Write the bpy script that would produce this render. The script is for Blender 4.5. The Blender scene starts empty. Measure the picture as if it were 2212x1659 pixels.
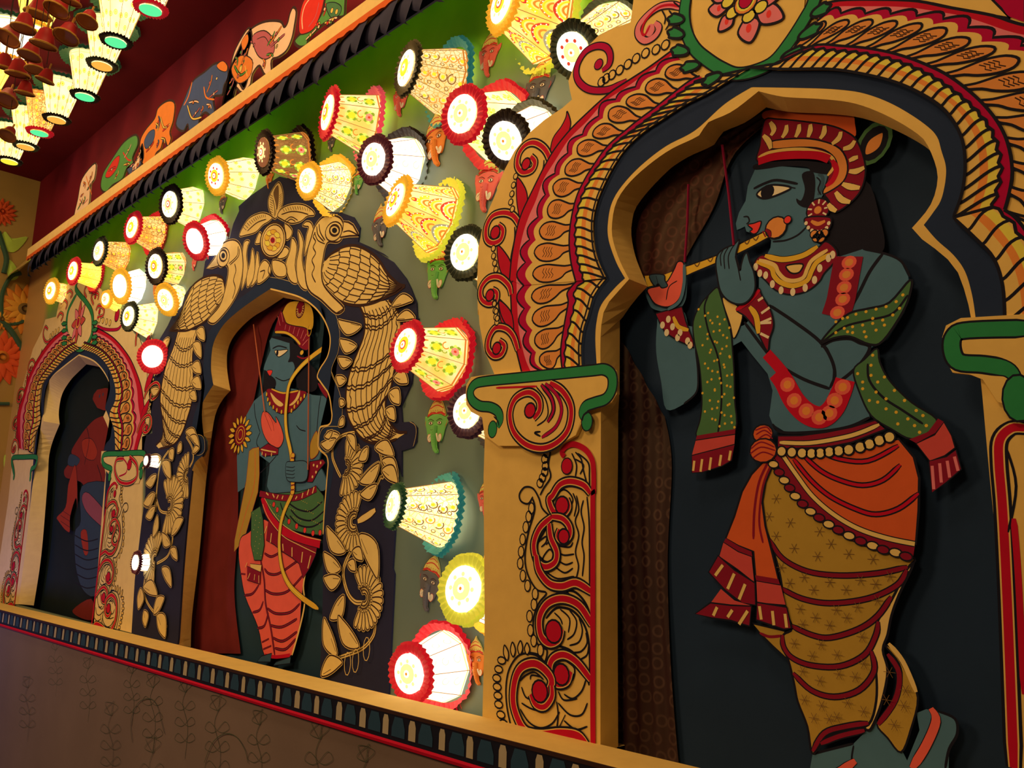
import bpy, math, random
from mathutils import Vector, Matrix
from mathutils.geometry import tessellate_polygon
random.seed(7)
C = bpy.context.scene.collection
# ------------------------------------------------------------------ camera
# world: X along the long wall to the right, Y into the wall, Z up, origin at the eye; wall face at Y = 1.6
FPX = 1852.05
U = Vector((0.70142456, -0.11304107, -0.70372246))   # image-space (x right, y down, z forward) of the world axes
N = Vector((0.71221749, 0.14909658, 0.68594202))
W = Vector((0.027383, -0.98234003, 0.18508983))
cd = bpy.data.cameras.new('camera'); cam = bpy.data.objects.new('camera', cd); C.objects.link(cam)
cd.sensor_fit = 'HORIZONTAL'; cd.sensor_width = 36.0; cd.lens = 36.0 * FPX / 2212.0; cd.clip_start = 0.02
def toW(v): return Vector((v.dot(U), v.dot(N), v.dot(W)))
xr, yu, zb = toW(Vector((1, 0, 0))), toW(Vector((0, -1, 0))), toW(Vector((0, 0, -1)))
cam.matrix_world = Matrix(((xr.x, yu.x, zb.x, 0), (xr.y, yu.y, zb.y, 0), (xr.z, yu.z, zb.z, 0), (0, 0, 0, 1)))
sc = bpy.context.scene; sc.camera = cam
sc.view_settings.view_transform = 'Standard'; sc.view_settings.look = 'None'
sc.view_settings.exposure = 0.0; sc.view_settings.gamma = 1.0; sc.view_settings.use_curve_mapping = False
# ------------------------------------------------------------------ light
wd = bpy.data.worlds.new('dim_room'); sc.world = wd; wd.use_nodes = True
wd.node_tree.nodes['Background'].inputs[0].default_value = (1.0, 0.52, 0.2, 1); wd.node_tree.nodes['Background'].inputs[1].default_value = 0.055
def area(name, loc, aim, size, power, col):
    l = bpy.data.lights.new(name, 'AREA'); l.shape = 'SQUARE'; l.size = size; l.energy = power; l.color = col
    o = bpy.data.objects.new(name, l); C.objects.link(o); o.location = loc
    o.rotation_euler = (Vector(aim) - Vector(loc)).to_track_quat('-Z', 'Y').to_euler(); return o
area('added_key_light', (-4.4, -2.3, 2.4), (-3.6, 1.6, 0.4), 1.2, 78, (1.0, 0.56, 0.18))  # added warm key from behind the eye, evens out the wall; no visible fixture
area('added_fill_light', (-0.6, -1.6, 2.2), (-1.4, 1.6, 0.1), 0.7, 24, (1.0, 0.56, 0.18))  # added warm fill that brightens the big arch, not a lamp of the room
area('blue_stage_light', (-6.9, 0.5, -0.6), (-6.2, 1.6, -0.6), 0.3, 4.5, (0.3, 0.32, 1.0))
for x_, e_ in ((-5.6, 5), (-4.2, 7), (-2.8, 8), (-1.2, 9)): area('ceiling_row_light', (x_, 0.75, 2.7), (x_, 1.5, 0.3), 0.5, e_ * 1.4, (1.0, 0.60, 0.22))
LX = (0.62, 0.34, 0.115)    # what the warm lamps give, used to turn photographed colours into paint colours
# ------------------------------------------------------------------ pixel -> plane
def ray(x, y): return toW(Vector((x - 1106.0, y - 829.5, FPX)))
def P(x, y, Y=1.6):
    w = ray(x, y); return w * (Y / w.y)
def PZ(x, y, Z):
    w = ray(x, y); return w * (Z / w.z)
def PX(x, y, X):
    w = ray(x, y); return w * (X / w.x)
ZM = {'A': (0, 0, 3.95), 'B': (540, 0, 3.95), 'C': (1000, 0, 3.95), 'D': (1500, 0, 3.1067), 'E': (0, 400, 3.95), 'F': (300, 370, 3.95),
      'G': (760, 300, 3.95), 'H': (1280, 250, 3.16), 'I': (0, 700, 3.95), 'J': (420, 620, 3.95), 'K': (0, 1050, 3.95), 'L': (420, 1000, 3.95),
      'M': (780, 650, 3.95), 'N': (800, 1050, 3.95), 'O': (1300, 500, 2.765), 'Q': (1300, 1000, 2.4254), 'R': (0, 1240, 3.16), 'S': (700, 1240, 3.16), 'p': (0, 0, 1)}
def pts(s):
    """'F x,y x,y M x,y' -> picture points; a letter switches the frame the numbers were read in"""
    z = ZM['p']; out = []
    for t in s.split():
        if t in ZM: z = ZM[t]
        else:
            a, b = t.split(','); out.append((z[0] + float(a) / z[2], z[1] + float(b) / z[2]))
    return out
# ------------------------------------------------------------------ materials
MATS = {}
def lin(c): return tuple((v / 255 / 12.92) if v <= 10 else ((v / 255 + 0.055) / 1.055) ** 2.4 for v in c)
def newmat(name):
    m = bpy.data.materials.new(name); m.use_nodes = True; nt = m.node_tree; b = nt.nodes['Principled BSDF']; return m, nt, b
def paint(name, disp=None, alb=None, rough=0.75, var=0.10, scale=22.0, bump=0.12):
    if name in MATS: return MATS[name]
    if alb is None: alb = tuple(min(0.88, max(0.002, l / k)) for l, k in zip(lin(disp), LX))
    m, nt, b = newmat(name)
    tc = nt.nodes.new('ShaderNodeNewGeometry'); nz = nt.nodes.new('ShaderNodeTexNoise'); nz.inputs['Scale'].default_value = scale; nz.inputs['Detail'].default_value = 4
    nt.links.new(tc.outputs['Position'], nz.inputs['Vector'])
    mx = nt.nodes.new('ShaderNodeMix'); mx.data_type = 'RGBA'
    mx.inputs[6].default_value = (*[v * (1 - var) for v in alb], 1); mx.inputs[7].default_value = (*[min(.95, v * (1 + var)) for v in alb], 1)
    nt.links.new(nz.outputs['Fac'], mx.inputs[0]); nt.links.new(mx.outputs[2], b.inputs['Base Color'])
    b.inputs['Roughness'].default_value = rough; b.inputs['Specular IOR Level'].default_value = 0.1
    if bump:
        n2 = nt.nodes.new('ShaderNodeTexNoise'); n2.inputs['Scale'].default_value = 90; nt.links.new(tc.outputs['Position'], n2.inputs['Vector'])
        bp = nt.nodes.new('ShaderNodeBump'); bp.inputs['Strength'].default_value = bump; bp.inputs['Distance'].default_value = 0.002
        nt.links.new(n2.outputs['Fac'], bp.inputs['Height']); nt.links.new(bp.outputs['Normal'], b.inputs['Normal'])
    MATS[name] = m; return m
def glow(name, col, k, sample=True):
    if name in MATS: return MATS[name]
    m, nt, b = newmat(name); b.inputs['Base Color'].default_value = (*[c * .5 for c in col], 1)
    b.inputs['Emission Color'].default_value = (*col, 1); b.inputs['Emission Strength'].default_value = k; b.inputs['Roughness'].default_value = 0.6
    if not sample: m.cycles.emission_sampling = 'NONE'
    MATS[name] = m; return m
PAL = dict(cream=(198, 131, 50), blk=(20, 15, 16), brn=(48, 22, 12), navy=(27, 31, 36), red=(162, 8, 20), crim=(150, 2, 30), pink=(192, 84, 66), org=(188, 98, 34),
    org2=(214, 96, 30), grn=(36, 92, 38), ylw=(196, 156, 40), c2=(196, 136, 58), bb=(33, 26, 30), skin=(62, 77, 69), skinD=(46, 56, 50), gold=(190, 124, 26),
    dred=(112, 12, 20), dorg=(178, 62, 20), mus=(150, 98, 26), rose=(170, 50, 34), olive=(60, 78, 34), pal=(202, 140, 70), teal=(30, 48, 48), plum=(60, 20, 24),
    brown=(96, 56, 22), grey=(92, 92, 88), whitep=(210, 170, 110), lred=(214, 40, 26), clay=(196, 66, 40), orgm=(206, 96, 30), grym=(84, 74, 76), grnm=(96, 128, 40))
def mt(c): return paint('paint_' + c, PAL[c])
# ------------------------------------------------------------------ mesh helpers
def tag(o, label=None, cat=None, group=None, kind=None):
    if label: o['label'] = label
    if cat: o['category'] = cat
    if group: o['group'] = group
    if kind: o['kind'] = kind
    return o
def empty(name, loc, label, cat, group=None):
    o = bpy.data.objects.new(name, None); C.objects.link(o); o.location = loc; o.empty_display_size = .05
    return tag(o, label, cat, group)
class MB:
    def __init__(s): s.vv = []; s.ff = []; s.mm = []; s.mats = []
    def mi(s, m):
        if m not in s.mats: s.mats.append(m)
        return s.mats.index(m)
    def add(s, vs, fs, m):
        b = len(s.vv); i = s.mi(m); s.vv += [tuple(v) for v in vs]
        for f in fs: s.ff.append(tuple(b + k for k in f)); s.mm.append(i)
    def build(s, name, parent=None, label=None, smooth=False, **kw):
        me = bpy.data.meshes.new(name)
        off = parent_loc(parent)
        me.from_pydata([(v[0] - off[0], v[1] - off[1], v[2] - off[2]) for v in s.vv], [], s.ff)
        for m in s.mats: me.materials.append(m)
        me.polygons.foreach_set('material_index', s.mm)
        if smooth: me.polygons.foreach_set('use_smooth', [True] * len(s.ff))
        me.update(); o = bpy.data.objects.new(name, me); C.objects.link(o)
        if parent: o.parent = parent
        return tag(o, label, **kw)
    def box(s, a, b, m):
        x0, y0, z0 = a; x1, y1, z1 = b
        s.add([(x0, y0, z0), (x1, y0, z0), (x1, y1, z0), (x0, y1, z0), (x0, y0, z1), (x1, y0, z1), (x1, y1, z1), (x0, y1, z1)],
              [(0, 3, 2, 1), (4, 5, 6, 7), (0, 1, 5, 4), (1, 2, 6, 5), (2, 3, 7, 6), (3, 0, 4, 7)], m)
    def tube(s, path, r, m, n=8, closed=False):
        path = [Vector(p) for p in path]; k = len(path); rs = r if isinstance(r, (list, tuple)) else [r] * k
        vs = []; fs = []
        for i, p in enumerate(path):
            a = path[max(0, i - 1)]; b = path[min(k - 1, i + 1)]; d = (b - a).normalized()
            u = d.cross(Vector((0.13, 0.97, 0.2))).normalized(); w = d.cross(u)
            for j in range(n):
                t = 2 * math.pi * j / n; vs.append(p + (u * math.cos(t) + w * math.sin(t)) * rs[i])
        for i in range(k - 1):
            for j in range(n): fs.append((i * n + j, i * n + (j + 1) % n, (i + 1) * n + (j + 1) % n, (i + 1) * n + j))
        fs.append(tuple(range(n))); fs.append(tuple((k - 1) * n + j for j in reversed(range(n))))
        s.add(vs, fs, m)
def parent_loc(p):
    x = Vector((0, 0, 0))
    while p: x = x + p.location; p = p.parent
    return x
def cr(p, closed=False, sub=5):
    n = len(p)
    if n < 3: return list(p)
    out = []; rng = range(n) if closed else range(n - 1)
    for i in rng:
        if closed: a, b, c, d = p[(i - 1) % n], p[i], p[(i + 1) % n], p[(i + 2) % n]
        else: a, b, c, d = p[max(0, i - 1)], p[i], p[i + 1], p[min(n - 1, i + 2)]
        for k in range(sub):
            t = k / sub; t2 = t * t; t3 = t2 * t
            out.append(tuple(0.5 * (2 * b[j] + (c[j] - a[j]) * t + (2 * a[j] - 5 * b[j] + 4 * c[j] - d[j]) * t2 + (3 * b[j] - a[j] - 3 * c[j] + d[j]) * t3) for j in (0, 1)))
    if not closed: out.append(tuple(p[-1]))
    return out
def resample(p, m):
    L = [0]
    for i in range(1, len(p)): L.append(L[-1] + math.dist(p[i - 1], p[i]))
    out = []; j = 0
    for k in range(m):
        t = L[-1] * k / (m - 1)
        while j < len(p) - 2 and L[j + 1] < t: j += 1
        d = L[j + 1] - L[j]; a = 0 if d == 0 else (t - L[j]) / d
        out.append((p[j][0] + (p[j + 1][0] - p[j][0]) * a, p[j][1] + (p[j + 1][1] - p[j][1]) * a))
    return out
EPS = 0.00003
class Art(MB):
    """flat painted relief on a plane Y = const; points given in picture coordinates, laid on that plane"""
    def __init__(s, Y, base=0.0, remap=None):
        super().__init__(); s.Y = Y; s.y = Y - base; s.remap = remap
    def xz(s, p):
        w = P(p[0], p[1], s.Y); q = (w.x, w.z); return s.remap(q) if s.remap else q
    def path(s, t, raw=False):
        if raw: return t
        return [s.xz(p) for p in (pts(t) if isinstance(t, str) else t)]
    def up(s): s.y -= EPS
    def poly(s, q, col):
        m = mt(col) if isinstance(col, str) else col
        tr = tessellate_polygon([[Vector((a, b, 0)) for a, b in q]]); s.add([(a, s.y, b) for a, b in q], [t for t in tr], m)
    def f(s, col, t, sm=True, ol=0, olc='blk', raw=False, sub=4):
        q = s.path(t, raw)
        if sm: q = cr(q, True, sub)
        if ol and col == 'c2' and olc == 'brn' and s.Y > 1.72: s._st('c2', ol * 2 + 4, q + [q[0]], 1)
        s.up(); s.poly(q, col)
        if ol: s.st(olc, ol, q + [q[0]], raw=True, sm=False)
        return s
    def board(s, col, t, thick, sm=False, raw=False, sub=4):
        q = s.path(t, raw)
        if sm: q = cr(q, True, sub)
        m = mt(col) if isinstance(col, str) else col
        s.poly(q, col); n = len(q); y0 = s.y; y1 = y0 + thick
        s.add([(a, y0, b) for a, b in q] + [(a, y1, b) for a, b in q], [(i, (i + 1) % n, n + (i + 1) % n, n + i) for i in range(n)], m)
        k = s.y; s.y = y1; s.poly(q, col); s.y = k; return q
    def st(s, col, w, t, sm=True, raw=False, taper=0.6, under=None, uw=0, sub=5):
        q = s.path(t, raw)
        if sm: q = cr(q, False, sub)
        if under: s._st(under, w + uw, q, taper)
        s._st(col, w, q, taper); return s
    def _st(s, col, w, q, taper):
        s.up(); w = w / 1000.0 * ((2.0 if s.Y > 1.72 else 1.4) if col == 'brn' and w < 12 else (1.4 if s.Y < 1.62 else 1.2) if col == 'blk' and w < 12 else 1); q = [a for i, a in enumerate(q) if i == 0 or math.dist(a, q[i - 1]) > 1e-5]; n = len(q)
        if n < 2: return
        closed = math.dist(q[0], q[-1]) < 1e-4
        L = [0]
        for i in range(1, n): L.append(L[-1] + math.dist(q[i - 1], q[i]))
        vs = []
        for i in range(n):
            a = q[i - 1] if i else (q[-2] if closed else q[0]); b = q[i + 1] if i < n - 1 else (q[1] if closed else q[-1])
            dx, dz = b[0] - a[0], b[1] - a[1]; l = math.hypot(dx, dz) or 1; nx, nz = -dz / l, dx / l
            h = w / 2
            if not closed:
                e = min(L[i], L[-1] - L[i]); h *= min(1, taper + (1 - taper) * e / max(w * 1.2, 1e-6))
            vs.append((q[i][0] + nx * h, s.y, q[i][1] + nz * h)); vs.append((q[i][0] - nx * h, s.y, q[i][1] - nz * h))
        s.add(vs, [(2 * i, 2 * i + 1, 2 * i + 3, 2 * i + 2) for i in range(n - 1)], mt(col) if isinstance(col, str) else col)
    def e(s, col, t, rx, ry, rot=0, ol=0, olc='blk', n=14):
        """ellipses, radii in world millimetres (along X, along Z)"""
        c, sn = math.cos(math.radians(rot)), math.sin(math.radians(rot)); s.up(); y = s.y
        for p in s.path(t):
            s.y = y; q = []
            for k in range(n):
                a = 2 * math.pi * k / n; x, z = rx / 1000 * math.cos(a), ry / 1000 * math.sin(a); q.append((p[0] + x * c - z * sn, p[1] + x * sn + z * c))
            if col: s.poly(q, col)
            if ol: s._st(olc, ol, q + [q[0]], 1)
        return s
    def ep(s, col, t, rx, ry, rot=0, ol=0, olc='blk', n=20):
        """ellipses whose radii are picture pixels"""
        c, sn = math.cos(math.radians(rot)), math.sin(math.radians(rot)); s.up(); y = s.y
        for p in (pts(t) if isinstance(t, str) else t):
            s.y = y; q = []
            for k in range(n): a = 2 * math.pi * k / n; X, Z = rx * math.cos(a), ry * math.sin(a); q.append(s.xz((p[0] + X * c - Z * sn, p[1] + X * sn + Z * c)))
            if col: s.poly(q, col)
            if ol: s._st(olc, ol, q + [q[0]], 1)
        return s
    def leaf(s, col, a, b, w, ol=2, olc='blk', bend=0.0, raw=False, fat=0.5):
        (x0, z0), (x1, z1) = s.path([a[0], b[0]] if not isinstance(a, str) else a + ' ' + b, raw); dx, dz = x1 - x0, z1 - z0; L = math.hypot(dx, dz); nx, nz = -dz / L, dx / L; w /= 2000
        def pt(t, v): o = bend * L * math.sin(math.pi * t) + v; return (x0 + dx * t + nx * o, z0 + dz * t + nz * o)
        q = [pt(0, 0), pt(.2, w * .7), pt(fat, w), pt(.8, w * .6), pt(1, 0), pt(.8, -w * .6), pt(fat, -w), pt(.2, -w * .7)]
        s.f(col, cr(q, True, 3), sm=False, ol=ol, olc=olc, raw=True); return s
    def curl(s, t, w, disc=None, r=10, col='red', uw=7):
        s.st('blk', w + 15, t, taper=.8); s.st('cream' if s.Y < 1.62 else 'pal', w + 5, t, taper=.8); s.st(col, w, t, taper=.8)
        if disc: r *= 1.25; s.e('blk', disc, r + 5, r + 5); s.e(col, disc, r, r)
    def loops(s, t, r=7, w=3, col='blk', rz=None): s.e('cream' if col == 'blk' else None, t, r * 1.35, (rz or r * 1.1) * 1.3, ol=w, olc=col, n=10)
def lerp(a, b, t): return (a[0] + (b[0] - a[0]) * t, a[1] + (b[1] - a[1]) * t)
class Strip:
    def __init__(s, a, b, m=80, sub=5):
        s.a = resample(cr(a, False, sub), m); s.b = resample(cr(b, False, sub), m); s.m = m
    def q(s, t, v):
        t = min(1, max(0, t)) * (s.m - 1); i = min(s.m - 2, int(t)); k = t - i
        return lerp(lerp(s.a[i], s.a[i + 1], k), lerp(s.b[i], s.b[i + 1], k), v)
    def fill(s, A, col, v0, v1, n=60, t0=0, t1=1):
        f0 = v0 if callable(v0) else (lambda t: v0); f1 = v1 if callable(v1) else (lambda t: v1); A.up(); vs = []
        for i in range(n + 1):
            t = t0 + (t1 - t0) * i / n; a = s.q(t, f0(t)); b = s.q(t, f1(t)); vs += [(a[0], A.y, a[1]), (b[0], A.y, b[1])]
        A.add(vs, [(2 * i, 2 * i + 1, 2 * i + 3, 2 * i + 2) for i in range(n)], mt(col) if isinstance(col, str) else col)
    def line(s, A, col, w, fn, n=50, t0=0, t1=1): A._st(col, w, [s.q(*((t0 + (t1 - t0) * i / n), fn(t0 + (t1 - t0) * i / n))) for i in range(n + 1)], 1)
    def crossl(s, A, col, w, ts, bow=0.0, v0=0, v1=1):
        for t in ts: A._st(col, w, [s.q(t + bow * math.sin(math.pi * k / 6), v0 + (v1 - v0) * k / 6) for k in range(7)], 1)
def bumps(n, a, b): return lambda t: a + b * abs(math.sin(math.pi * t * n))
def bands(A, band, bead, scal, outr, nb, npet, k=1.0, flip=1):
    """bead row, crimson line, petal row, scallops and pink/red band around an arch (paths in world x,z)"""
    S1 = Strip(band, bead); S2 = Strip(bead, scal); S3 = Strip(scal, outr)
    S3.fill(A, 'red', 0, 1, 60); S3.fill(A, 'pink', 0, .52, 60); S3.line(A, 'blk', 4 * k, lambda t: 1)
    S2.fill(A, 'crim', bumps(npet, .86, .12), bumps(npet, .99, .14), npet * 8); S2.line(A, 'blk', 4 * k, bumps(npet, 1.0, .14), npet * 8)
    S2.fill(A, 'cream', .1, bumps(npet, .86, .12), npet * 8)
    for i in range(npet):
        c = (i + .5) / npet; d = .5 / npet
        g = [(.3, .12), (-.05, .26), (-.55, .36), (-.88, .53), (-.78, .72), (-.15, .84), (.5, .78), (.8, .6), (.74, .42), (.66, .26), (.75, .12)]
        q = cr([S2.q(c + flip * x * d, v) for x, v in g], True, 3); A.f('org', q, sm=False, raw=True, ol=3.6 * k)
        for v in (.5, .55, .6, .65): A._st('brn', 1.6 * k, [S2.q(c + flip * x * d, v + .02 * math.sin(9 * x)) for x in (-.5, -.2, .1, .45)], 1)
    S2.fill(A, 'crim', -.02, .12, 60); S2.line(A, 'blk', 4 * k, lambda t: .13); 
    S1.fill(A, 'cream', 0, 1, 60); S1.fill(A, 'org2', .42, .66, 60); S1.fill(A, 'ylw', .66, .92, 60)
    for i in range(nb + 1):
        t = i / nb; A._st('blk', 4.2 * k, [S1.q(t + flip * .95 / nb * math.sin(math.pi * .5 * v) ** 1.3, v) for v in (0, .12, .25, .4, .55, .7, .85, 1)], 1)
    S1.line(A, 'blk', 4 * k, lambda t: 1.0 + .05 * math.sin(t * nb * 6.28), nb * 4)
    return S1, S2, S3
# ------------------------------------------------------------------ arch geometry (picture coordinates on the face Y = 1.6)
ARCH = {}; YB = 1.79; YW = 1.7965   # far boards, wall face
ARCH[3] = dict(face=1.6, rear=1.664,
    outL=pts('p 1297,1622 1042,1553 S 1095,400 N 975,1000 970,500 M 1045,1500 1055,1200 1050,985 965,950 925,890 920,800 925,720 970,655 1050,642 1140,632 1110,560 1050,420 1010,200 1000,60 G 1075,1500 1070,1200 1080,930 1110,780 1170,600 1240,440 C 290,1600 360,1440 440,1290 560,1140 700,1020 850,920 930,850 910,760 900,690 960,530 1060,400 1150,310 1300,235 1430,190 1445,80 1455,0 p 1385,-70 1470,-150 1620,-230 1800,-170 1950,-80 2100,-20 2300,60 2420,250 2500,500 2480,760 2420,1300 2400,1960 2210,1905'),
    segs=[pts('p 1297,1622 1297,1200 1298,900 1297,800 1297,740 1299,700 1308,663 1333,632'), pts('p 1333,632 1359,603 1340,566 1324,519 1322,484 1330,440 1353,402 1394,362 1448,323 1511,292 C 2080,1050 D 250,750 430,612')[1:],
          pts('D 430,612 600,650 860,665 1080,695 1300,780 1500,900 1570,985 1630,1150 1620,1280 1570,1400 1460,1530'), pts('D 1460,1530 1480,1570 O 1960,80 2060,160 2130,250 2180,400 2205,510 p 2106,740 2118,815 2135,1000 2158,1247 2186,1655 2210,1905')],
    rearL=[pts('p 1333,1631 1333,1200 1335,980 O 98,1045 105,960 108,540 H 190,1400 280,1270 375,1165'), pts('H 375,1165 330,1060 290,950 265,820 270,720 300,620 420,470 600,300 800,150 1000,20 D 250,860 460,715')])
ARCH[2] = dict(face=YB, rear=1.868,
    outL=pts('p 383,1392 284,1368 K 1150,800 1210,300 I 1240,1450 1240,1200 1210,1110 1212,960 1300,930 1290,800 1270,600 1290,400 1350,150 E 1430,1200 1500,1050 1620,870 1730,780 1750,650 1850,520 1960,450 1990,330 2040,220 F 850,300 950,210 1080,120 1200,45 1330,75 1480,120 1570,200 1600,345 1720,350 1830,390 1885,480 1870,600 1960,640 2080,700 2120,730 G 200,960 350,1050 460,1190 500,1270 550,1400 560,1600 M 490,150 430,700 340,900 350,1035 430,1030 475,1080 470,1200 440,1250 345,1280 345,1500 L 1740,0 1720,430 1690,900 S 480,0 440,832 p 690,1478'),
    segs=[pts('p 383,1392 385,1379 395,1227 410,1063 418,1004 I 1740,1110 1745,980 1670,935 p 425,923 430,898 437,871 450,848 461,831'), pts('p 461,831 457,812 456,782 461,742 481,704 511,675 549,647 584,624'),
          pts('p 584,624 612,631 648,642 677,661 699,688 712,721 713,747 707,772 694,792 684,812'), pts('p 684,812 695,829 711,853 716,886 716,916 693,921 688,936 688,969 699,979 709,990 706,1038 698,1152 697,1300 690,1478')],
    rearL=[pts('p 412,1398 415,1328 430,1202 444,1050 450,1000 458,936 466,893 481,863 498,844'), pts('p 498,844 493,817 490,785 493,752 509,721 542,688 577,666 612,643')])
ARCH[1] = dict(face=YB, rear=1.868,
    outL=pts('p 40,1305 -14,1306 0,1200 18,1080 26,1000 24,980 28,965 38,877 51,827 71,754 92,712 98,690 121,684 127,656 132,643 142,620 152,605 172,596 197,608 218,625 228,648 243,661 261,668 263,694 283,714 311,744 318,770 330,800 332,860 322,910 312,960 308,1000 306,1126 291,1252 284,1367 203,1346'),
    segs=[pts('p 40,1305 53,1202 68,1075 74,1010 78,968 83,940 94,910'), pts('p 94,910 92,877 96,842 111,816 137,794 170,768'),
          pts('p 170,768 202,781 225,806 239,837 238,864 223,900'), pts('p 223,900 233,923 238,948 235,973 222,981 219,1004 228,1018 225,1054 218,1139 203,1346')],
    rearL=[pts('p 73,1308 89,1202 101,1063 104,1020 106,985 114,953 129,916'), pts('p 129,916 127,890 134,852 152,822 170,803 187,787')])
def opening(k):
    a = ARCH[k]; out = []; yf = a['face']
    for i, s in enumerate(a['segs']):
        w = [(P(x, y, yf).x, P(x, y, yf).z) for x, y in s]; w = resample(cr(w, False, 4), 36 if len(s) > 5 else 24); out.append(w)
    return out
def reveal(k, parent, mat):
    a = ARCH[k]; F = opening(k); y1 = a['rear']; vs = []
    for i, s in enumerate(F):
        if i < 2: r = [(P(x, y, y1).x, P(x, y, y1).z) for x, y in a['rearL'][i]]; r = resample(cr(r, False, 4), len(s))
        else:
            r = list(s)
            if i == 2: e = (REND[0] - s[0][0], REND[1] - s[0][1]); r = [(p[0] + e[0] * (1 - j / (len(s) - 1)), p[1] + e[1] * (1 - j / (len(s) - 1))) for j, p in enumerate(s)]
        if i == 1: REND = r[-1]
        for p, q in zip(s, r): vs.append(((p[0], a['face'], p[1]), (q[0], y1, q[1])))
    A = MB(); n = len(vs)
    A.add([v for pr in vs for v in pr], [(2 * i, 2 * i + 1, 2 * i + 3, 2 * i + 2) for i in range(n - 1)], mat)
    # back flange that closes the gap behind the lining
    cx = sum(v[1][0] for v in vs) / n; cz = sum(v[1][2] for v in vs) / n; fl = []
    for a0, b0 in vs: fl += [b0, (b0[0] + (b0[0] - cx) * .12, y1, b0[2] + (b0[2] - cz) * .12)]
    A.add(fl, [(2 * i, 2 * i + 1, 2 * i + 3, 2 * i + 2) for i in range(n - 1)], mt('navy'))
    return A.build('arch_lining', parent)
def archboard(k, parent, col, name='board'):
    A = Art(ARCH[k]['face'], 0); out = [A.xz(p) for p in ARCH[k]['outL']]; F = opening(k); inner = [p for s in F for p in s]
    q = out + list(reversed(inner))
    q = [p for i, p in enumerate(q) if math.dist(p, q[i - 1]) > 1e-4]
    A.board(col, q, (YW + .002 if k != 3 else 1.664) - ARCH[k]['face'], raw=True); o = A.build(name, parent)
    if k == 3:
        B = MB(); n = len(out); B.add([(a, y, b) for y in (1.664, YW + .001) for a, b in out], [(i, i + 1, n + i + 1, n + i) for i in range(n - 1)], mt(col)); B.build('box_side', parent)
    return o
# ------------------------------------------------------------------ setting
SILL = -0.438
def wallmat():
    m, nt, b = newmat('lamp_wall_paint'); L = nt.links
    g = nt.nodes.new('ShaderNodeNewGeometry'); sp = nt.nodes.new('ShaderNodeSeparateXYZ'); L.new(g.outputs['Position'], sp.inputs[0])
    nz = nt.nodes.new('ShaderNodeTexNoise'); nz.inputs['Scale'].default_value = 5; L.new(g.outputs['Position'], nz.inputs['Vector'])
    ad = nt.nodes.new('ShaderNodeMath'); ad.operation = 'MULTIPLY_ADD'; ad.inputs[1].default_value = .12; L.new(nz.outputs['Fac'], ad.inputs[0]); L.new(sp.outputs['Z'], ad.inputs[2])
    mr = nt.nodes.new('ShaderNodeMapRange'); mr.inputs[1].default_value = 1.52; mr.inputs[2].default_value = 1.74; L.new(ad.outputs[0], mr.inputs[0])
    gr = nt.nodes.new('ShaderNodeMix'); gr.data_type = 'RGBA'; gr.inputs[6].default_value = (.12, .55, .03, 1); gr.inputs[7].default_value = (.42, .88, .05, 1); L.new(nz.outputs['Fac'], gr.inputs[0])
    mx = nt.nodes.new('ShaderNodeMix'); mx.data_type = 'RGBA'; mx.inputs[6].default_value = (.15, .25, .29, 1); L.new(mr.outputs[0], mx.inputs[0]); L.new(gr.outputs[2], mx.inputs[7])
    xr_ = nt.nodes.new('ShaderNodeMapRange'); xr_.inputs[1].default_value = -6.68; xr_.inputs[2].default_value = -6.8; L.new(sp.outputs['X'], xr_.inputs[0])
    m2 = nt.nodes.new('ShaderNodeMix'); m2.data_type = 'RGBA'; m2.inputs[7].default_value = (.6, .42, .2, 1); L.new(xr_.outputs[0], m2.inputs[0]); L.new(mx.outputs[2], m2.inputs[6])
    L.new(m2.outputs[2], b.inputs['Base Color']); b.inputs['Roughness'].default_value = .42
    return m
WALLM = wallmat()
def wall_with_holes():
    A = MB(); outer = [(-7.3, -2.0), (1.2, -2.0), (1.2, 2.14), (-7.3, 2.14)]; loops = [[Vector((a, b, 0)) for a, b in outer]]
    flat = list(outer)
    for k in (1, 2):
        q = [p for s in opening(k) for p in s]; q = [p for i, p in enumerate(q) if math.dist(p, q[i - 1]) > 3e-3]
        cx = sum(p[0] for p in q) / len(q); cz = .1
        q = [(cx + (p[0] - cx) * 1.02, cz + (p[1] - cz) * 1.012) for p in q]; loops.append([Vector((a, b, 0)) for a, b in q]); flat += q
    tr = tessellate_polygon(loops)
    for y in (YW, YW + .012): A.add([(a, y, b) for a, b in flat], [t for t in tr], WALLM)
    A.build('wall_back', kind='structure')
wall_with_holes()
A = MB(); A.box((-7.3, 1.78, 2.13), (1.2, 1.86, 2.84), paint('upper_wall_red', alb=(.19, .012, .035), var=.25, scale=3)); A.build('wall_back_upper', kind='structure')
A = MB(); A.box((-7.34, -0.6, -2.0), (-7.3, 1.86, 2.84), paint('left_wall_ochre', alb=(.42, .30, .12), var=.35, scale=2.2)); A.build('wall_left', kind='structure')
A = MB(); A.box((-7.3, -0.6, 2.76), (1.2, 1.86, 2.84), paint('ceiling_red', alb=(.2, .014, .03), var=.2, scale=3)); A.build('ceiling', kind='structure')
A = MB(); A.box((-7.3, -0.6, -2.04), (1.2, 1.80, -2.0), paint('floor_brown', alb=(.12, .08, .05))); A.build('floor', kind='structure')
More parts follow.
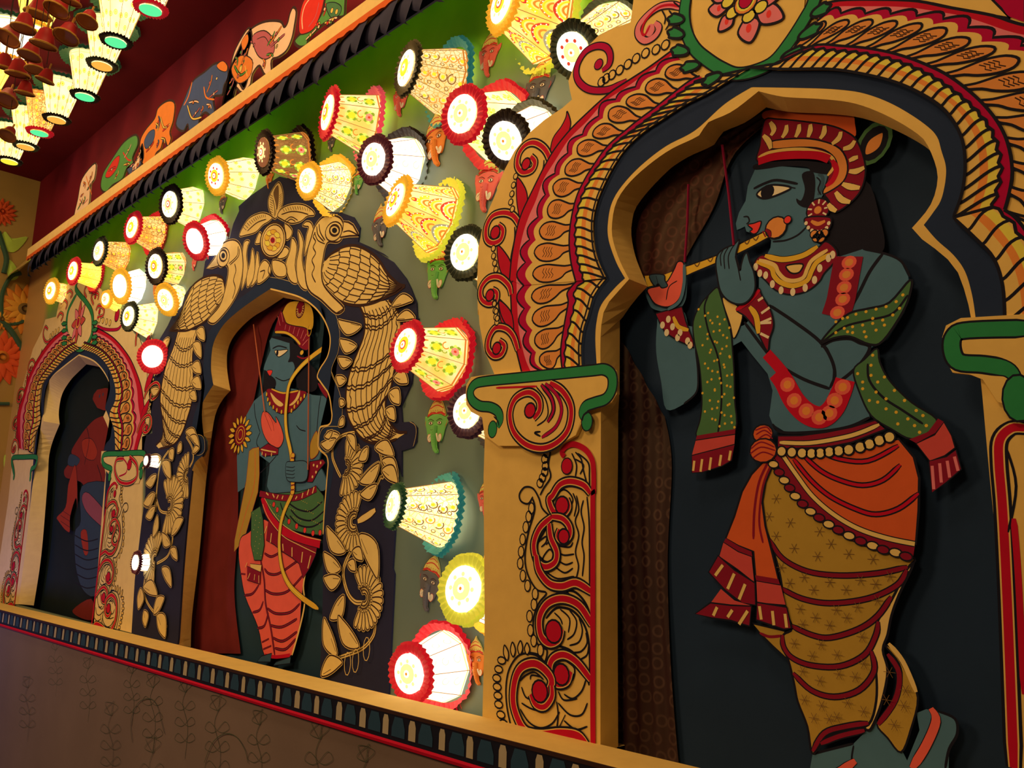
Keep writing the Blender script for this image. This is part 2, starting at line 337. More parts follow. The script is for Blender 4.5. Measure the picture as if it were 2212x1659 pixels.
# sill with painted front, wall below
up_e = pts('R 0,190 230,220 640,330 880,395 1190,465 1300,490 1650,560 2212,700 S 440,832 1080,990 1500,1110 1860,1200 2000,1240 2212,1290')
lo_e = pts('R 0,205 200,260 600,380 750,410 1200,530 1650,670 2212,800 S 300,895 700,1000 1100,1110 1500,1220 1850,1310')
YF = sum(PZ(x, y, SILL).y for x, y in lo_e[4:]) / len(lo_e[4:])
Zr = [P(x, y, YF).z for x, y in pts('R 500,470 900,590 1650,830 2212,1010 S 400,1120 800,1260 1000,1324')]; ZR = sum(Zr) / len(Zr)
print('sill front', YF, 'red line', ZR, 'rail', [round(P(x, y, 1.56).z, 3) for x, y in ((70, 550), (300, 388), (540, 187), (676, 187))])
A = MB(); zb_ = SILL * (YW + .03) / 1.6
A.box((-7.3, YF + .002, ZR), (1.2, 1.6, SILL), mt('cream')); A.add([(-7.3, 1.6, SILL), (1.2, 1.6, SILL), (1.2, YW + .03, zb_), (-7.3, YW + .03, zb_)], [(0, 1, 2, 3)], mt('cream'))
A.box((-7.3, YF, ZR), (1.2, YF + .002, SILL - .004), paint('sill_dark', PAL['blk']))
A.box((-7.3, YF - .001, SILL - .008), (1.2, YF + .004, SILL + .0005), mt('brn'))
n = 69
for i in range(n):
    x = -7.2 + i * .112 + random.uniform(-.006, .006); h = SILL - .012; d = ZR + .012
    for dx, w, c in ((0, .026 + random.uniform(-.004, .004), 'c2'), (.055, .056, 'teal')):
        q = [(x + dx - w / 2, d), (x + dx + w / 2, d), (x + dx + w / 2, h - w * .5), (x + dx + w * .3, h), (x + dx - w * .3, h), (x + dx - w / 2, h - w * .5)]
        A.add([(a, YF - .0012, b) for a, b in q], [tuple(range(6))], paint('sill_bar_cream', (150, 112, 66)) if c == 'c2' else paint('sill_bar_teal', (34, 46, 44)))
A.build('trim_1', kind='structure')
A = MB(); A.tube([(-7.3, YF, ZR - .006), (1.2, YF, ZR - .006)], .0075, mt('red'), 6); A.build('trim_2', kind='structure')
A = Art(YF + .004, 0); lw = paint('lower_wall', alb=(.22, .18, .22), var=.22, scale=2.5)
A.add([(-7.3, YF + .004, -2), (1.2, YF + .004, -2), (1.2, YF + .004, ZR), (-7.3, YF + .004, ZR)], [(0, 1, 2, 3)], lw)
ink = paint('lower_wall_ink', alb=(.07, .10, .09))
for x0, y0, k in ((120, 1400, .7), (190, 1440, .8), (285, 1450, .8), (330, 1480, 1), (400, 1490, 1), (470, 1530, 1.2), (560, 1560, 1.1), (690, 1590, 1.4), (790, 1640, 1.3), (240, 1540, 1), (330, 1620, 1.2), (60, 1480, .8)):
    A.st(ink, 2.2, [(x0, y0 + 150 * k), (x0 + 6 * k, y0 + 80 * k), (x0 - 5 * k, y0 + 30 * k), (x0 + 4 * k, y0)])
    for a in range(5): A.st(ink, 1.6, [(x0, y0 + 5), (x0 + 16 * k * math.cos(a * 1.3), y0 - 12 * k + 14 * k * math.sin(a * 1.3)), (x0 + 4, y0 - 22 * k)])
    for s_ in (-1, 1):
        for t in (40, 75, 110): A.st(ink, 1.6, [(x0, y0 + t * k), (x0 + 14 * s_ * k, y0 + (t - 16) * k), (x0 + 22 * s_ * k, y0 + (t - 4) * k), (x0 + 10 * s_ * k, y0 + (t + 4) * k), (x0, y0 + t * k)])
A.st(ink, 3, 'R 910,1150 900,1000 950,880 1030,850 1080,900 1110,1010 1130,1090'); A.st(ink, 3, 'R 1400,1290 1460,1150 1540,1090 1620,1110 1680,1200 1700,1290')
A.build('wall_below_sill', kind='structure')
# rail
XR = -6.47
Zt = P(540, 187, 1.56).z; Zb = P(540, 212, 1.56).z
A = MB(); A.box((-6.47, 1.556, Zb), (1.2, 1.64, Zt), paint('rail_cream', (196, 132, 56))); A.build('trim_3', kind='structure')
A = Art(1.555, 0); q1 = [(-6.47 + i * .02, Zb + .002) for i in range(385)]
q2 = [(x, Zb - .022 - .004 * math.sin(i * 1.9) - random.uniform(0, .003)) for i, (x, z) in enumerate(q1)]
A.board(paint('trim_orange', (178, 62, 14)), q1 + q2[::-1], .01, raw=True); A.build('trim_4', kind='structure')
# ------------------------------------------------------------------ niches
def niche(k, yb, bounds, col):
    a = MB(); x0, x1, z0, z1 = bounds; m = paint('backdrop_%d' % k, col, var=.25, scale=4)
    a.box((x0, yb, z0), (x1, yb + .012, z1), m)
    for b in () if k == 3 else (((x0 - .01, YW + .011, z0), (x0, yb + .012, z1)), ((x1, YW + .011, z0), (x1 + .01, yb + .012, z1)), ((x0 - .01, YW + .011, z1), (x1 + .01, yb + .012, z1 + .01)), ((x0 - .01, YW + .011, z0 - .01), (x1 + .01, yb + .012, z0))): a.box(*b, m)
    return a.build('niche_backdrop')
for k, yb, b, c, lab in ((1, 1.915, (-6.95, -4.98, -.75, 1.4), (18, 22, 16), 'near-black painted backdrop of the small far niche'), (2, 1.915, (-4.5, -2.65, -.75, 1.4), (30, 40, 36), 'dark green painted backdrop behind the archer figure'), (3, 1.701, (-1.5, -.25, -.62, 1.15), (25, 31, 34), 'dark blue-grey painted backdrop behind the flute player')):
    tag(niche(k, yb, b, c), lab, 'backdrop')
# ------------------------------------------------------------------ painted arch: shared left-hand ornament of the red and cream design
def band_strip(A, o_w, i_w, col='navy'):
    n = 90; o = resample(o_w, n); i = resample(i_w, n); A.up()
    A.add([v for a, b in zip(o, i) for v in ((a[0], A.y, a[1]), (b[0], A.y, b[1]))], [(2 * j, 2 * j + 1, 2 * j + 3, 2 * j + 2) for j in range(n - 1)], mt(col))
def wpath(s, sm=4): return [(P(x, y).x, P(x, y).z) for x, y in pts(s)] if isinstance(s, str) else s
L3 = dict(
 bandJ='M 1885,570 1880,400 1900,240 1935,130 1970,0 G 2060,1350 2110,1270 2175,1190', bandT='G 2175,1190 2110,1050 2075,900 2070,700 2100,550 2150,420 C 1290,1430 1400,1270 1550,1130 1700,1030 1900,900 2100,800 D 220,555 375,465',
 beadJ='M 1745,570 1745,400 1790,180 1830,0 G 1900,1300 1990,1210', beadT='G 1990,1210 1940,1050 1915,850 1930,650 1970,500 2040,350 C 1150,1440 1300,1240 1480,1100 1650,970 1850,810 2000,700 2060,680',
 scalJ='M 1540,600 1470,500 1410,250 1390,0 G 1470,1250', scalT='G 1470,1250 1480,1100 1510,900 1580,700 1640,560 C 730,1570 850,1400 950,1220 1100,1080 1230,900 1400,800 1580,660 1700,570 1830,490',
 outJ='M 1375,620 1320,400 1290,250 1280,0 G 1350,1200', outT='G 1350,1200 1370,1000 1430,700 C 590,1640 750,1330 900,1130 1060,970 1250,800 1430,680 1600,570 1790,430')
def side_scrolls(A, top=True):
    """curls and leaves outside the arch, loops on the contour"""
    A.st('blk', 4, 'G 1640,180 1630,260 1560,420 1510,540'); A.st('blk', 4, 'G 1390,750 1390,850 1360,1000 1360,1080'); A.st('blk', 4, 'M 1295,300 1330,430 1360,560 1375,620')
    A.f('red', 'C 890,950 920,1040 905,1120 850,1230 760,1340 745,1300 770,1180 840,1080 880,1000', ol=3)
    A.f('red', 'G 1415,330 1480,420 1500,520 1480,650 1440,690 1412,560 1405,430', ol=3); A.f('red', 'G 1245,910 1330,1000 1370,1100 1372,1220 1300,1180 1255,1080', ol=3)
    A.f('red', 'G 1255,1370 1330,1450 1370,1560 1380,1680 1300,1620 1265,1520', ol=3); A.f('red', 'M 1180,0 1240,40 1290,120 1300,260 1230,190 1190,100', ol=3)
    A.curl('C 735,1560 750,1400 705,1280 620,1220 540,1235 480,1310 465,1410 510,1470 590,1450 615,1385 580,1335', 13, 'C 540,1400', 12)
    A.curl('G 1440,780 1420,710 1370,650 1290,630 1200,660 1150,750 1150,850 1200,890 1270,860 1290,780 1250,735', 13, 'G 1225,800', 14)
    A.curl('G 1360,1330 1340,1250 1260,1180 1170,1190 1105,1270 1105,1360 1160,1405 1225,1390 1240,1320 1200,1285', 12, 'G 1180,1335', 12)
    A.curl('M 1340,420 1300,300 1235,235 1150,230 1095,310 1085,410 1135,470 1200,455 1225,385 1180,340', 12, 'M 1160,405', 12)
    A.loops('G 1400,320 1382,395 1368,470 1358,540 1372,600', 6.5, 2.6); A.loops('G 1210,935 1212,1000 1222,1060 1232,1115 1220,1400 1225,1465 1232,1520 1240,1565', 6.5, 2.6); A.loops('M 1140,25 1155,90 1165,150', 6, 2.6)
def top_scrolls(A):
    A.st('crim', 16, 'C 1400,690 1250,765 1100,770 1010,720 970,640 985,540 1050,440 1140,395 1220,405 1258,465 1250,550 1190,605', under='blk', uw=7); A.e('blk', 'C 1160,550', 16, 16); A.e('crim', 'C 1160,550', 13, 13)
    A.loops('C 1185,700 1225,670 1275,640 1340,600 1410,550 1480,500 1560,455 1650,425 1730,385', 9, 3)
    A.st('pink', 16, 'C 1880,75 1790,45 1680,60 1580,130 1505,220 1500,300 1560,350 1640,310 1675,240 1640,195', under='blk', uw=7); A.e('pink', 'C 1600,260', 14, 17); A.st('red', 7, 'C 1860,60 1760,45 1660,75 1560,180 1530,270 1555,300 1600,220')
    A.st('blk', 3, 'C 1700,90 1730,150 1720,210'); A.st('blk', 3, 'C 1760,90 1790,150 1730,260'); A.st('blk', 3, 'C 1800,20 1850,60 1900,90')
def capital(A):
    A.f('cream', 'M 975,660 2150,560 2200,640 2200,780 2120,870 1950,900 1860,1150 1700,1240 1200,1240 1080,1150 1120,950 970,880 930,780', sm=False)
    A.st('grn', 24, 'M 1190,1080 1215,1020 1195,950 1130,912 1040,900 975,850 960,780 1000,715 1100,690 1400,660 1700,630 2000,600 2100,592 2160,630 2175,700 2160,780 2110,845 2020,875 1945,905 1915,960 1930,1010', under='blk', uw=8)
    A.e('blk', 'M 1150,1100 1955,1035', 19, 25); A.e('grn', 'M 1150,1100 1955,1035', 16, 22); A.st('blk', 3, 'M 1160,990 1195,1030 1205,1070'); A.st('blk', 3, 'M 1975,950 1930,980 1915,1030')
    A.st('red', 6, 'M 1180,748 1350,742 1530,735'); A.curl('M 1640,705 1740,770 1810,880 1820,1000 1780,1130 1680,1225 1560,1262 1430,1225 1330,1120 1298,980 1330,860 1400,800 1480,790 1545,850 1550,940 1500,1010', 13, 'M 1470,940', 14)
    A.st('crim', 8, 'M 1600,710 1700,810 1740,940 1690,1080 1570,1170', under='blk', uw=4); A.st('crim', 7, 'M 1565,720 1650,830 1670,940 1620,1040', under='blk', uw=4); A.st('blk', 4, 'M 1560,1160 1510,1130 1560,1120'); A.st('blk', 3, 'M 1525,740 1600,840 1625,950 1600,1020 1530,1070')
def pillar(A):
    b = 'blk'
    for t in ('N 1670,890 1740,900 1810,960 1860,1050 1870,1140', 'N 1670,890 1760,1010 1870,1130', 'N 1500,1130 1560,1060 1620,1035 1720,1060 1800,1140 1850,1250 1870,1400 1875,1600', 'S 1600,490 1680,520 1740,580 1790,680 1810,760'): A.st(b, 4.5, t)
    for t in ('N 1570,1080 1620,1130 1640,1180', 'N 1620,1050 1700,1130 1690,1250', 'N 1700,1060 1760,1150 1740,1260 1680,1310', 'N 1780,1120 1810,1230 1780,1330 1700,1360', 'N 1840,1250 1850,1340 1800,1410 1730,1420', 'N 1865,1350 1850,1440 1790,1480',
              'N 1600,60 1650,30 1700,60 1730,120 1700,190', 'N 1730,60 1760,150 1740,260', 'N 1610,570 1660,590 1740,580', 'N 1610,640 1670,670 1730,650', 'N 1580,690 1660,740 1730,700', 'N 1500,730 1600,790 1740,770', 'N 1480,720 1540,790', 'N 1610,510 1700,520 1730,480',
              'N 1760,80 1780,200 1750,300 1780,420 1752,560 1778,680 1760,780', 'N 1820,120 1800,220 1825,350 1808,480 1825,600 1810,770', 'N 1850,90 1868,300 1872,600 1872,840', 'N 1440,620 1430,500 1480,400 1530,310', 'N 1450,600 1490,640 1540,640 1560,580 1530,540 1480,600 1470,650', 'N 1430,480 1500,430 1500,480 1460,520', 'N 1500,500 1530,480 1550,530',
              'M 1830,1290 1880,1350 1900,1450 1940,1600', 'M 1800,1300 1840,1400 1830,1500', 'M 1850,1300 1940,1380 1950,1500 1950,1640', 'M 1760,1500 1850,1520 1930,1600', 'M 1830,1350 1900,1400 1870,1480',
              'S 1640,820 1700,850 1760,800 1790,720', 'S 1600,880 1680,960 1760,960 1800,880', 'S 1600,800 1640,860 1730,850', 'S 1640,1000 1720,1060 1800,1040', 'S 1350,880 1420,920 1500,930 1570,880', 'S 1340,920 1400,1010 1480,1050 1560,1020 1610,940', 'S 1590,870 1600,960 1590,1060', 'S 1650,590 1710,640 1700,720 1640,770', 'S 1350,770 1380,840 1440,860', 'S 1410,720 1420,690 1480,700', 'S 1340,730 1380,690 1440,670 1500,720', 'S 1650,960 1600,1060'): A.st(b, 3.2, t)
    A.st(b, 3.6, 'N 1385,100 1405,200 1350,400 1322,600 1345,750 1420,880 1505,912 1440,1000 1395,1130 1400,1280 1450,1370 1510,1400 1490,1500 1440,1440 1360,1420'); A.st(b, 3.6, 'S 1520,610 1440,550 1340,550 1270,640 1245,760 1250,900 1280,1050')
    A.st(b, 3.6, 'M 1620,1290 1600,1400 1620,1500 1560,1600 1530,1659'); A.st(b, 3.6, 'N 1390,90 1350,150 1290,130 1275,70 1320,10 1390,20 1440,100 1470,190 1540,260')
    A.loops('M 1590,1300 1570,1350 1575,1410 1570,1460 1550,1510 1530,1555', 8, 2.6); A.loops('N 1378,190 1355,260 1330,350 1303,455 1290,560 1282,660 1305,765 1345,850 1410,920 1400,1010 1362,1110 1370,1230 1398,1320 1455,1400', 7.5, 2.6, rz=11)
    A.loops('S 1215,590 1195,650 1182,710 1185,770 1190,830 1195,890 1210,960 1228,1020', 11, 3, rz=7)
    for a, c in (('S 1255,590', 'S 1235,485'), ('S 1295,565', 'S 1290,465'), ('S 1340,550', 'S 1345,455'), ('S 1390,550', 'S 1390,470')): A.leaf('cream', a, c[2:] and c, 18, ol=3)
    A.e('blk', 'M 1760,1410', 20, 22); A.e('red', 'M 1760,1410', 17, 19)
    A.curl('M 1960,1640 1900,1570 1790,1540 1700,1570 1640,1659 N 1530,120 1570,220 1650,235 1695,180 1680,110', 13, 'N 1640,165', 16)
    A.curl('N 1550,260 1640,275 1700,340 1705,420 1650,470 1605,430 1620,370', 12, 'N 1655,430', 13)
    A.curl('N 1550,265 1450,360 1400,500 1430,640 1500,690 1580,650 1595,560 1545,440 1530,320', 13); A.curl('N 1420,590 1445,720 1530,830 1640,855 1760,825 1890,900', 15)
    A.curl('N 1895,1180 1790,1020 1650,960 1520,1000 1450,1120 1460,1270 1530,1340 1610,1310 1640,1220', 15, 'N 1570,1240', 20)
    A.curl('S 1825,720 1730,600 1640,550 1565,580 1545,660 1590,745 1660,735 1690,665', 14, 'S 1625,685', 18)
    A.curl('S 1515,860 1560,740 1520,660 1440,610 1350,640 1305,740 1300,900 1370,1060 1480,1095 1620,1085 1740,1105 1810,1190', 17); A.curl('S 1560,760 1560,840 1510,905 1450,890 1415,820', 12, 'S 1478,800', 19)
    A.st('red', 15, 'M 1740,1330 1720,1290 1760,1240 1830,1225 1920,1270 1975,1350 1990,1450 1990,1640 N 1905,100 1905,800 1905,1400 S 1840,700 1840,900 1842,1195', taper=.9)
KB = YB / 1.6
def wpb(s): return [(P(x, y, YB).x, P(x, y, YB).z) for x, y in pts(s)] if isinstance(s, str) else s
# ---- arch 3
a3 = empty('painted_arch', (-1.0, 1.6, SILL), 'large cream arch board with red scrolls and orange petals framing the flute player', 'arch')
archboard(3, a3, 'cream'); reveal(3, a3, mt('cream'))
A = Art(1.6, .0003)
lo = wpath('M 2010,550 1990,330 2110,0') ; lipL = wpath('p 1289,789 1286,733 1289,693 1299,658 1327,623 1350,601'); lipT = wpath('p 1350,601 1331,566 1315,519 1313,484 1321,440 1343,402 1384,358 1438,316 1501,282 D 200,700 375,590 395,585')
bJ = wpath(L3['bandJ']); bT = wpath(L3['bandT'])
band_strip(A, cr(bJ), cr(lipL)); band_strip(A, cr(bT), cr(lipT))
R3 = dict(band='D 375,465 600,475 900,475 1100,500 1350,560 1550,650 1700,760 1800,920 1830,1100 1810,1300 1750,1470', bandJ='D 1750,1470 1900,1610 p 2150,560 2170,620 2175,700', bead='D 560,440 780,345 950,350 1150,370 1400,430 1600,520 1750,620 1880,730 1980,850 2040,980 2065,1150 2040,1300 2010,1400', beadJ='D 2010,1400 2090,1450 2180,1560 p 2235,560 2262,640 2265,690',
    scal='D 830,150 920,100 1100,100 1300,100 1550,120 1750,150 1900,220 2100,290 2212,320 p 2280,160 2340,270 2370,400 2360,500', scalJ='p 2360,500 2400,600 2420,690', outr='D 880,30 1000,8 1250,5 1500,15 1700,55 2000,110 2150,160 p 2300,85 2400,190 2450,330 2450,470', outJ='p 2450,470 2490,590 2500,690',
    lip='D 395,585 700,590 950,600 1150,630 1370,720 1600,880 1660,1020 1690,1150 1660,1330 1600,1430 1540,1510', lipJ='D 1540,1510 O 2000,50 2100,140 2170,240 2212,380 p 2108,690')
rb, rbJ = wpath(R3['band']), wpath(R3['bandJ'])
band_strip(A, cr(rb), cr(wpath(R3['lip']))); band_strip(A, cr(rbJ), cr(wpath(R3['lipJ'])))
A.build('edge_border', a3)
A = Art(1.6, .0006)
bands(A, bJ, wpath(L3['beadJ']), wpath(L3['scalJ']), wpath(L3['outJ']), 8, 4, flip=1)
bands(A, bT, wpath(L3['beadT']), wpath(L3['scalT']), wpath(L3['outT']), 26, 12, flip=1)
bands(A, rb, wpath(R3['bead']), wpath(R3['scal']), wpath(R3['outr']), 27, 15, flip=-1)
bands(A, rbJ, wpath(R3['beadJ']), wpath(R3['scalJ']), wpath(R3['outJ']), 6, 4, flip=-1)
for c, w, t in (('blk', 4, bJ), ('blk', 4, bT), ('blk', 4, rb), ('blk', 4, rbJ)): A.st(c, w, t, raw=True)
A.build('bead_and_petal_border', a3)
A = Art(1.6, .0004); side_scrolls(A); top_scrolls(A)
A.f('crim', 'D 1560,-20 1900,40 2130,120 2212,150 2212,-20', sm=False); A.f('cream', 'D 1400,-20 1700,-5 1980,-20 2060,60 2120,125 1900,90 1600,25 1380,0', sm=False, ol=3)
A.build('scroll_pattern', a3)
A = Art(1.6, .001); A.y = 1.588; A.board('cream', 'M 965,655 1050,642 2040,548 2130,555 2190,600 2208,690 2208,800 2165,870 2060,905 1960,925 1860,1150 1700,1240 1200,1240 1080,1150 1060,1000 965,950 925,890 920,800 925,720', .011, sm=False); A.build('capital_block', a3); A = Art(1.6, .0125); capital(A); A.build('capital', a3, 'left cream and green capital of the arch')
A = Art(1.6, .0004); pillar(A); A.build('pillar_scroll_pattern', a3)
A = Art(1.6, .0125); A.board('cream', 'p 2049,706 2081,690 2250,680 2250,900 2160,870 2128,822 2100,811 2063,807 2045,775 2041,731', .011, sm=False)
A.st('grn', 26, 'p 2260,712 2100,716 2066,728 2062,760 2078,785 2130,790 2180,800 2200,820', under='blk', uw=8); A.e('blk', 'p 2205,862', 26, 42); A.e('grn', 'p 2205,862', 23, 38); A.build('capital', a3, 'right green capital, cut by the frame')
A = Art(1.6, .0004); A.curl('p 2190,1659 2176,1300 2166,1100 2158,1000 2160,950 2185,925 2215,925', 14); A.st('blk', 3, 'p 2178,1150 2195,1050 2175,970'); A.st('red', 10, 'p 2190,1120 2200,1250 2212,1500'); A.build('pillar_scroll_pattern', a3, 'right pillar scrolls')
A = Art(1.6, .0035)
A.board('cream', 'p 1497,0 D 5,240 60,350 190,440 330,480 390,470 520,390 640,240 740,80 p 1740,0 1745,-60 1700,-150 1620,-200 1540,-150 1500,-60', .001, sm=False)
A.st('grn', 26, 'p 1560,-175 1500,-90 C 1920,-60 1895,120 1915,280 1985,420 2100,520 2212,590 D 280,500 400,482 530,420 640,290 750,120 810,0 p 1768,-60 1740,-140 1680,-190', under='blk', uw=8)
md = A.build('medallion', a3)
A = Art(1.6, .0060)
for a, b, w in (('D 230,60', 'D 105,68', 40), ('D 270,100', 'D 172,218', 40), ('D 365,120', 'D 385,292', 55), ('D 430,80', 'D 605,130', 48), ('D 420,20', 'D 600,-40', 44), ('D 240,0', 'D 110,-60', 40)):
    A.leaf('pink', a, b, w, ol=4, fat=.45); p, q = pts(a + ' ' + b); A.leaf('red', [lerp(p, q, .1)], [lerp(p, q, .65)], w * .4, ol=0) if 0 else A.e('lred', [lerp(p, q, .45)], w * .13, w * .2)
A.e('ylw', 'D 235,20 265,92 375,118 455,55', 17, 15, ol=3); A.e('org2', 'D 355,25', 30, 28, ol=3); A.e('ylw', 'D 355,18', 24, 23); A.e('crim', 'D 355,10', 18, 20, ol=2); A.build('flower', md)
A = Art(1.6, .0055)
for a, b in (('C 1895,180', 'C 1755,165'), ('C 1895,310', 'C 1755,275'), ('C 1935,450', 'C 1785,430'), ('C 2030,560', 'C 1865,590'), ('C 2212,640', 'C 2050,715'), ('D 790,110', 'D 925,40'), ('D 705,265', 'D 865,170'), ('D 590,400', 'D 765,335'), ('D 190,505', 'D 60,570')): A.leaf('grn', a, b, 27, ol=5, fat=.72)
A.build('green_leaves', md)
# ---- arch 1: same design, narrower to the eye, both halves seen
a1 = empty('painted_arch', (-5.9, YB, SILL), 'small far cream and red arch board with a lotus drop at its top', 'arch')
archboard(1, a1, 'pal'); reveal(1, a1, mt('pal'))
def rm_pillar(q):   # inner edge -1.30 -> inner edge of the right pillar, outer -1.73 -> outer
    t = (q[0] + 1.30) / -.43; return (-4.60*KB + t * .49*KB, q[1]*KB)
def rm_pillL(q): t = (q[0] + 1.30) / -.43; return (-5.82*KB - t * .40*KB, q[1]*KB)
def rm_r(q): return ((-5.239 - (q[0] + .893) * 1.36)*KB, (q[1] - .035)*KB)
def rm_l(q): return ((-5.239 + (q[0] + .893) * 1.33)*KB, (q[1] - .005)*KB)
bR = wpb('I 690,210 830,260 930,370 985,520 990,650 940,770 980,900 990,1080'); bL = wpb('I 690,210 600,260 480,380 370,520 350,700 355,830 310,950 290,1100')
oR = wpb('I 800,20 960,110 1090,260 1160,400 1210,550 1230,700 1240,830 1190,1000 1170,1080'); oL = wpb('I 560,40 450,130 350,260 260,430 200,620 150,800 170,1060')
A = Art(YB, .0003); F = opening(1)
for bnd, fr in ((bR, F[2] + F[3][:24]), (bL, list(reversed(F[1])) + list(reversed(F[0][14:])))):
    i_ = [lerp(p, q, .2) for p, q in zip(resample(fr, 60), resample(cr(bnd), 60))]; band_strip(A, cr(bnd), i_)
A.build('edge_border', a1)
A = Art(YB, .0006)
for bnd, o in ((bR, oR), (bL, oL)):
    b_ = resample(cr(bnd), 60); o_ = resample(cr(o), 60); bands(A, b_, [lerp(p, q, .26) for p, q in zip(b_, o_)], [lerp(p, q, .68) for p, q in zip(b_, o_)], o_, 30, 17, k=1.5)
A.build('bead_and_petal_border', a1)
A = Art(1.6, .0004 + 1.6 - YB, rm_r); side_scrolls(A); A.remap = rm_l; side_scrolls(A); A.build('scroll_pattern', a1)
A = Art(YB, .003)
for s in ('I 930,1120 890,1110 870,1160 885,1205 935,1215 950,1250', 'I 1190,1100 1240,1110 1240,1180'): pass
A.f('pal', 'I 870,1085 1230,1080 1245,1180 1190,1360 1000,1370 900,1240 865,1180', sm=False); A.st('grn', 26, 'I 940,1290 955,1240 910,1215 885,1190 880,1140 910,1110 1050,1105 1215,1100 1240,1130 1235,1180 1205,1210 1195,1250', under='blk', uw=8); A.e('grn', 'I 940,1300 1208,1275', 22, 30, ol=4)
A.build('capital', a1, 'right capital with green scroll'); A = Art(YB, .0033); A.curl('I 1110,1130 1170,1200 1170,1310 1100,1360 1020,1340 985,1250 1000,1160 1060,1150', 16, 'I 1110,1200', 22); A.st('crim', 9, 'I 1050,1140 1090,1200 1080,1270 1020,1300'); A.build('spiral', a1)
A = Art(YB, .003); A.st('grn', 30, 'I 125,1290 115,1230 105,1180 115,1140 200,1135 310,1135 315,1180 300,1220 270,1240 262,1300', under='blk', uw=8); A.e('grn', 'I 122,1300 262,1310', 16, 28); A.build('capital', a1, 'left capital with green scroll')
A = Art(1.6, .0004 + 1.6 - YB, rm_pillar); pillar(A); A.build('pillar_scroll_pattern', a1); A = Art(1.6, .0004 + 1.6 - YB, rm_pillL); pillar(A); A.build('pillar_scroll_pattern', a1)
A = Art(YB, .0035); A.board('pal', 'E 655,920 700,970 760,1060 790,1150 790,1250 750,1350 690,1400 630,1370 590,1280 575,1180 590,1080 620,1000', .001)
A.st('grn', 30, 'E 660,830 650,880 680,930 740,1000 785,1080 795,1180 785,1280 740,1370 690,1405 640,1385 590,1310 572,1200 585,1080 625,990 660,930', under='blk', uw=8); m1 = A.build('medallion', a1)
A = Art(YB, .006)
for i in range(8): a = i * .785; c = P(171, 697, YB); A.leaf('pink' if i % 2 else 'rose', [(c.x, c.z)], [(c.x + .13 * math.cos(a), c.z + .15 * math.sin(a))], 60, ol=4, raw=True)
A.e('org', 'p 171,697', 44, 44, ol=4); A.e('crim', 'p 171,696', 22, 26, ol=3); A.build('flower', m1)
A = Art(YB, .0055)
for y in (1180, 1240, 1300, 1350):
    A.leaf('grn', 'E 580,%d' % y, 'E 530,%d' % (y + 5), 30, ol=4, fat=.7); A.leaf('grn', 'E 790,%d' % y, 'E 840,%d' % (y - 10), 30, ol=4, fat=.7)
A.build('green_leaves', m1)
A = Art(YB, .0006)
A.curl('E 740,960 720,910 740,860 780,850 790,900 760,910', 12, 'E 765,885', 12); A.curl('E 800,1020 780,960 800,920 840,930 835,980', 12, 'E 815,950', 12); A.curl('E 830,1130 880,1110 885,1050 840,1030 820,1070', 14, 'E 850,1080', 12)
A.curl('E 600,960 620,930 600,900 570,920', 12); A.curl('E 560,1060 575,1010 550,980 520,1010', 12); A.curl('E 520,1160 540,1110 515,1090 490,1130', 12); A.curl('E 480,1290 400,1340 370,1280 385,1210 410,1230', 14); A.e('crim', 'E 1000,1110', 36, 40, ol=5); A.st('crim', 16, 'E 830,1200 900,1230 1000,1230 1040,1190', under='blk', uw=5)
A.loops('E 850,1150 880,1155 910,1165 940,1175 430,1290 450,1270 475,1250 500,1235', 14, 3); A.build('crest_pattern', a1)
# ---- arch 2: black board, cream line work with peacocks
a2 = empty('painted_arch', (-3.4, YB, SILL), 'black arch board painted with two cream peacocks, framing the archer figure', 'arch')
archboard(2, a2, 'bb'); reveal(2, a2, mt('cream'))
A = Art(YB, .0003); F = opening(2)
bn = wpb('p 581,598 616,605 667,623 705,651 725,679 733,712 734,731 730,762 716,802 731,840 739,873 739,903'); fr = F[2] + F[3][:22]
band_strip(A, cr(bn), resample(fr, 60)); A.st('cream', 7, resample(fr, 60), raw=True)
bl = wpb('p 581,598 541,628 503,656 472,686 449,724 442,763 439,801 442,842 428,872 418,903 413,935'); fl = list(reversed(F[1])) + list(reversed(F[0][20:]))
band_strip(A, cr(bl), resample(fl, 60)); A.st('c2', 1.6, 'p 716,802 731,840 739,873 739,903'); A.st('c2', 1.6, bn, raw=True)
A.add([(F[0][0][0], A.y, F[0][0][1])], [], mt('cream')); A.build('edge_border', a2)
K = 'brn'
def feather_tail(A, l, r, ts, nl=6, t0=.05):
    S = Strip(wpb(l), wpb(r)); A.st('c2', 7, wpb(l), raw=True); A.st('c2', 7, wpb(r), raw=True); S.fill(A, 'c2', 0, 1, 60)
    S.line(A, K, 5, lambda t: 0); S.line(A, K, 5, lambda t: 1); S.line(A, K, 2.6, lambda t: .1 + .02 * math.sin(t * 90)); S.line(A, K, 2.6, lambda t: .9 + .02 * math.sin(t * 90))
    for t in ts:
        for d in (0, .018): A._st(K, 3, [S.q(t + d + .05 * math.sin(math.pi * v) + .006 * math.sin(v * 40), v) for v in [j / 16 for j in range(17)]], 1)
    for i in range(1, nl + 1): S.line(A, K, 2, lambda t, i=i: .1 + .8 * i / (nl + 1), t0=t0, t1=.93)
    return S
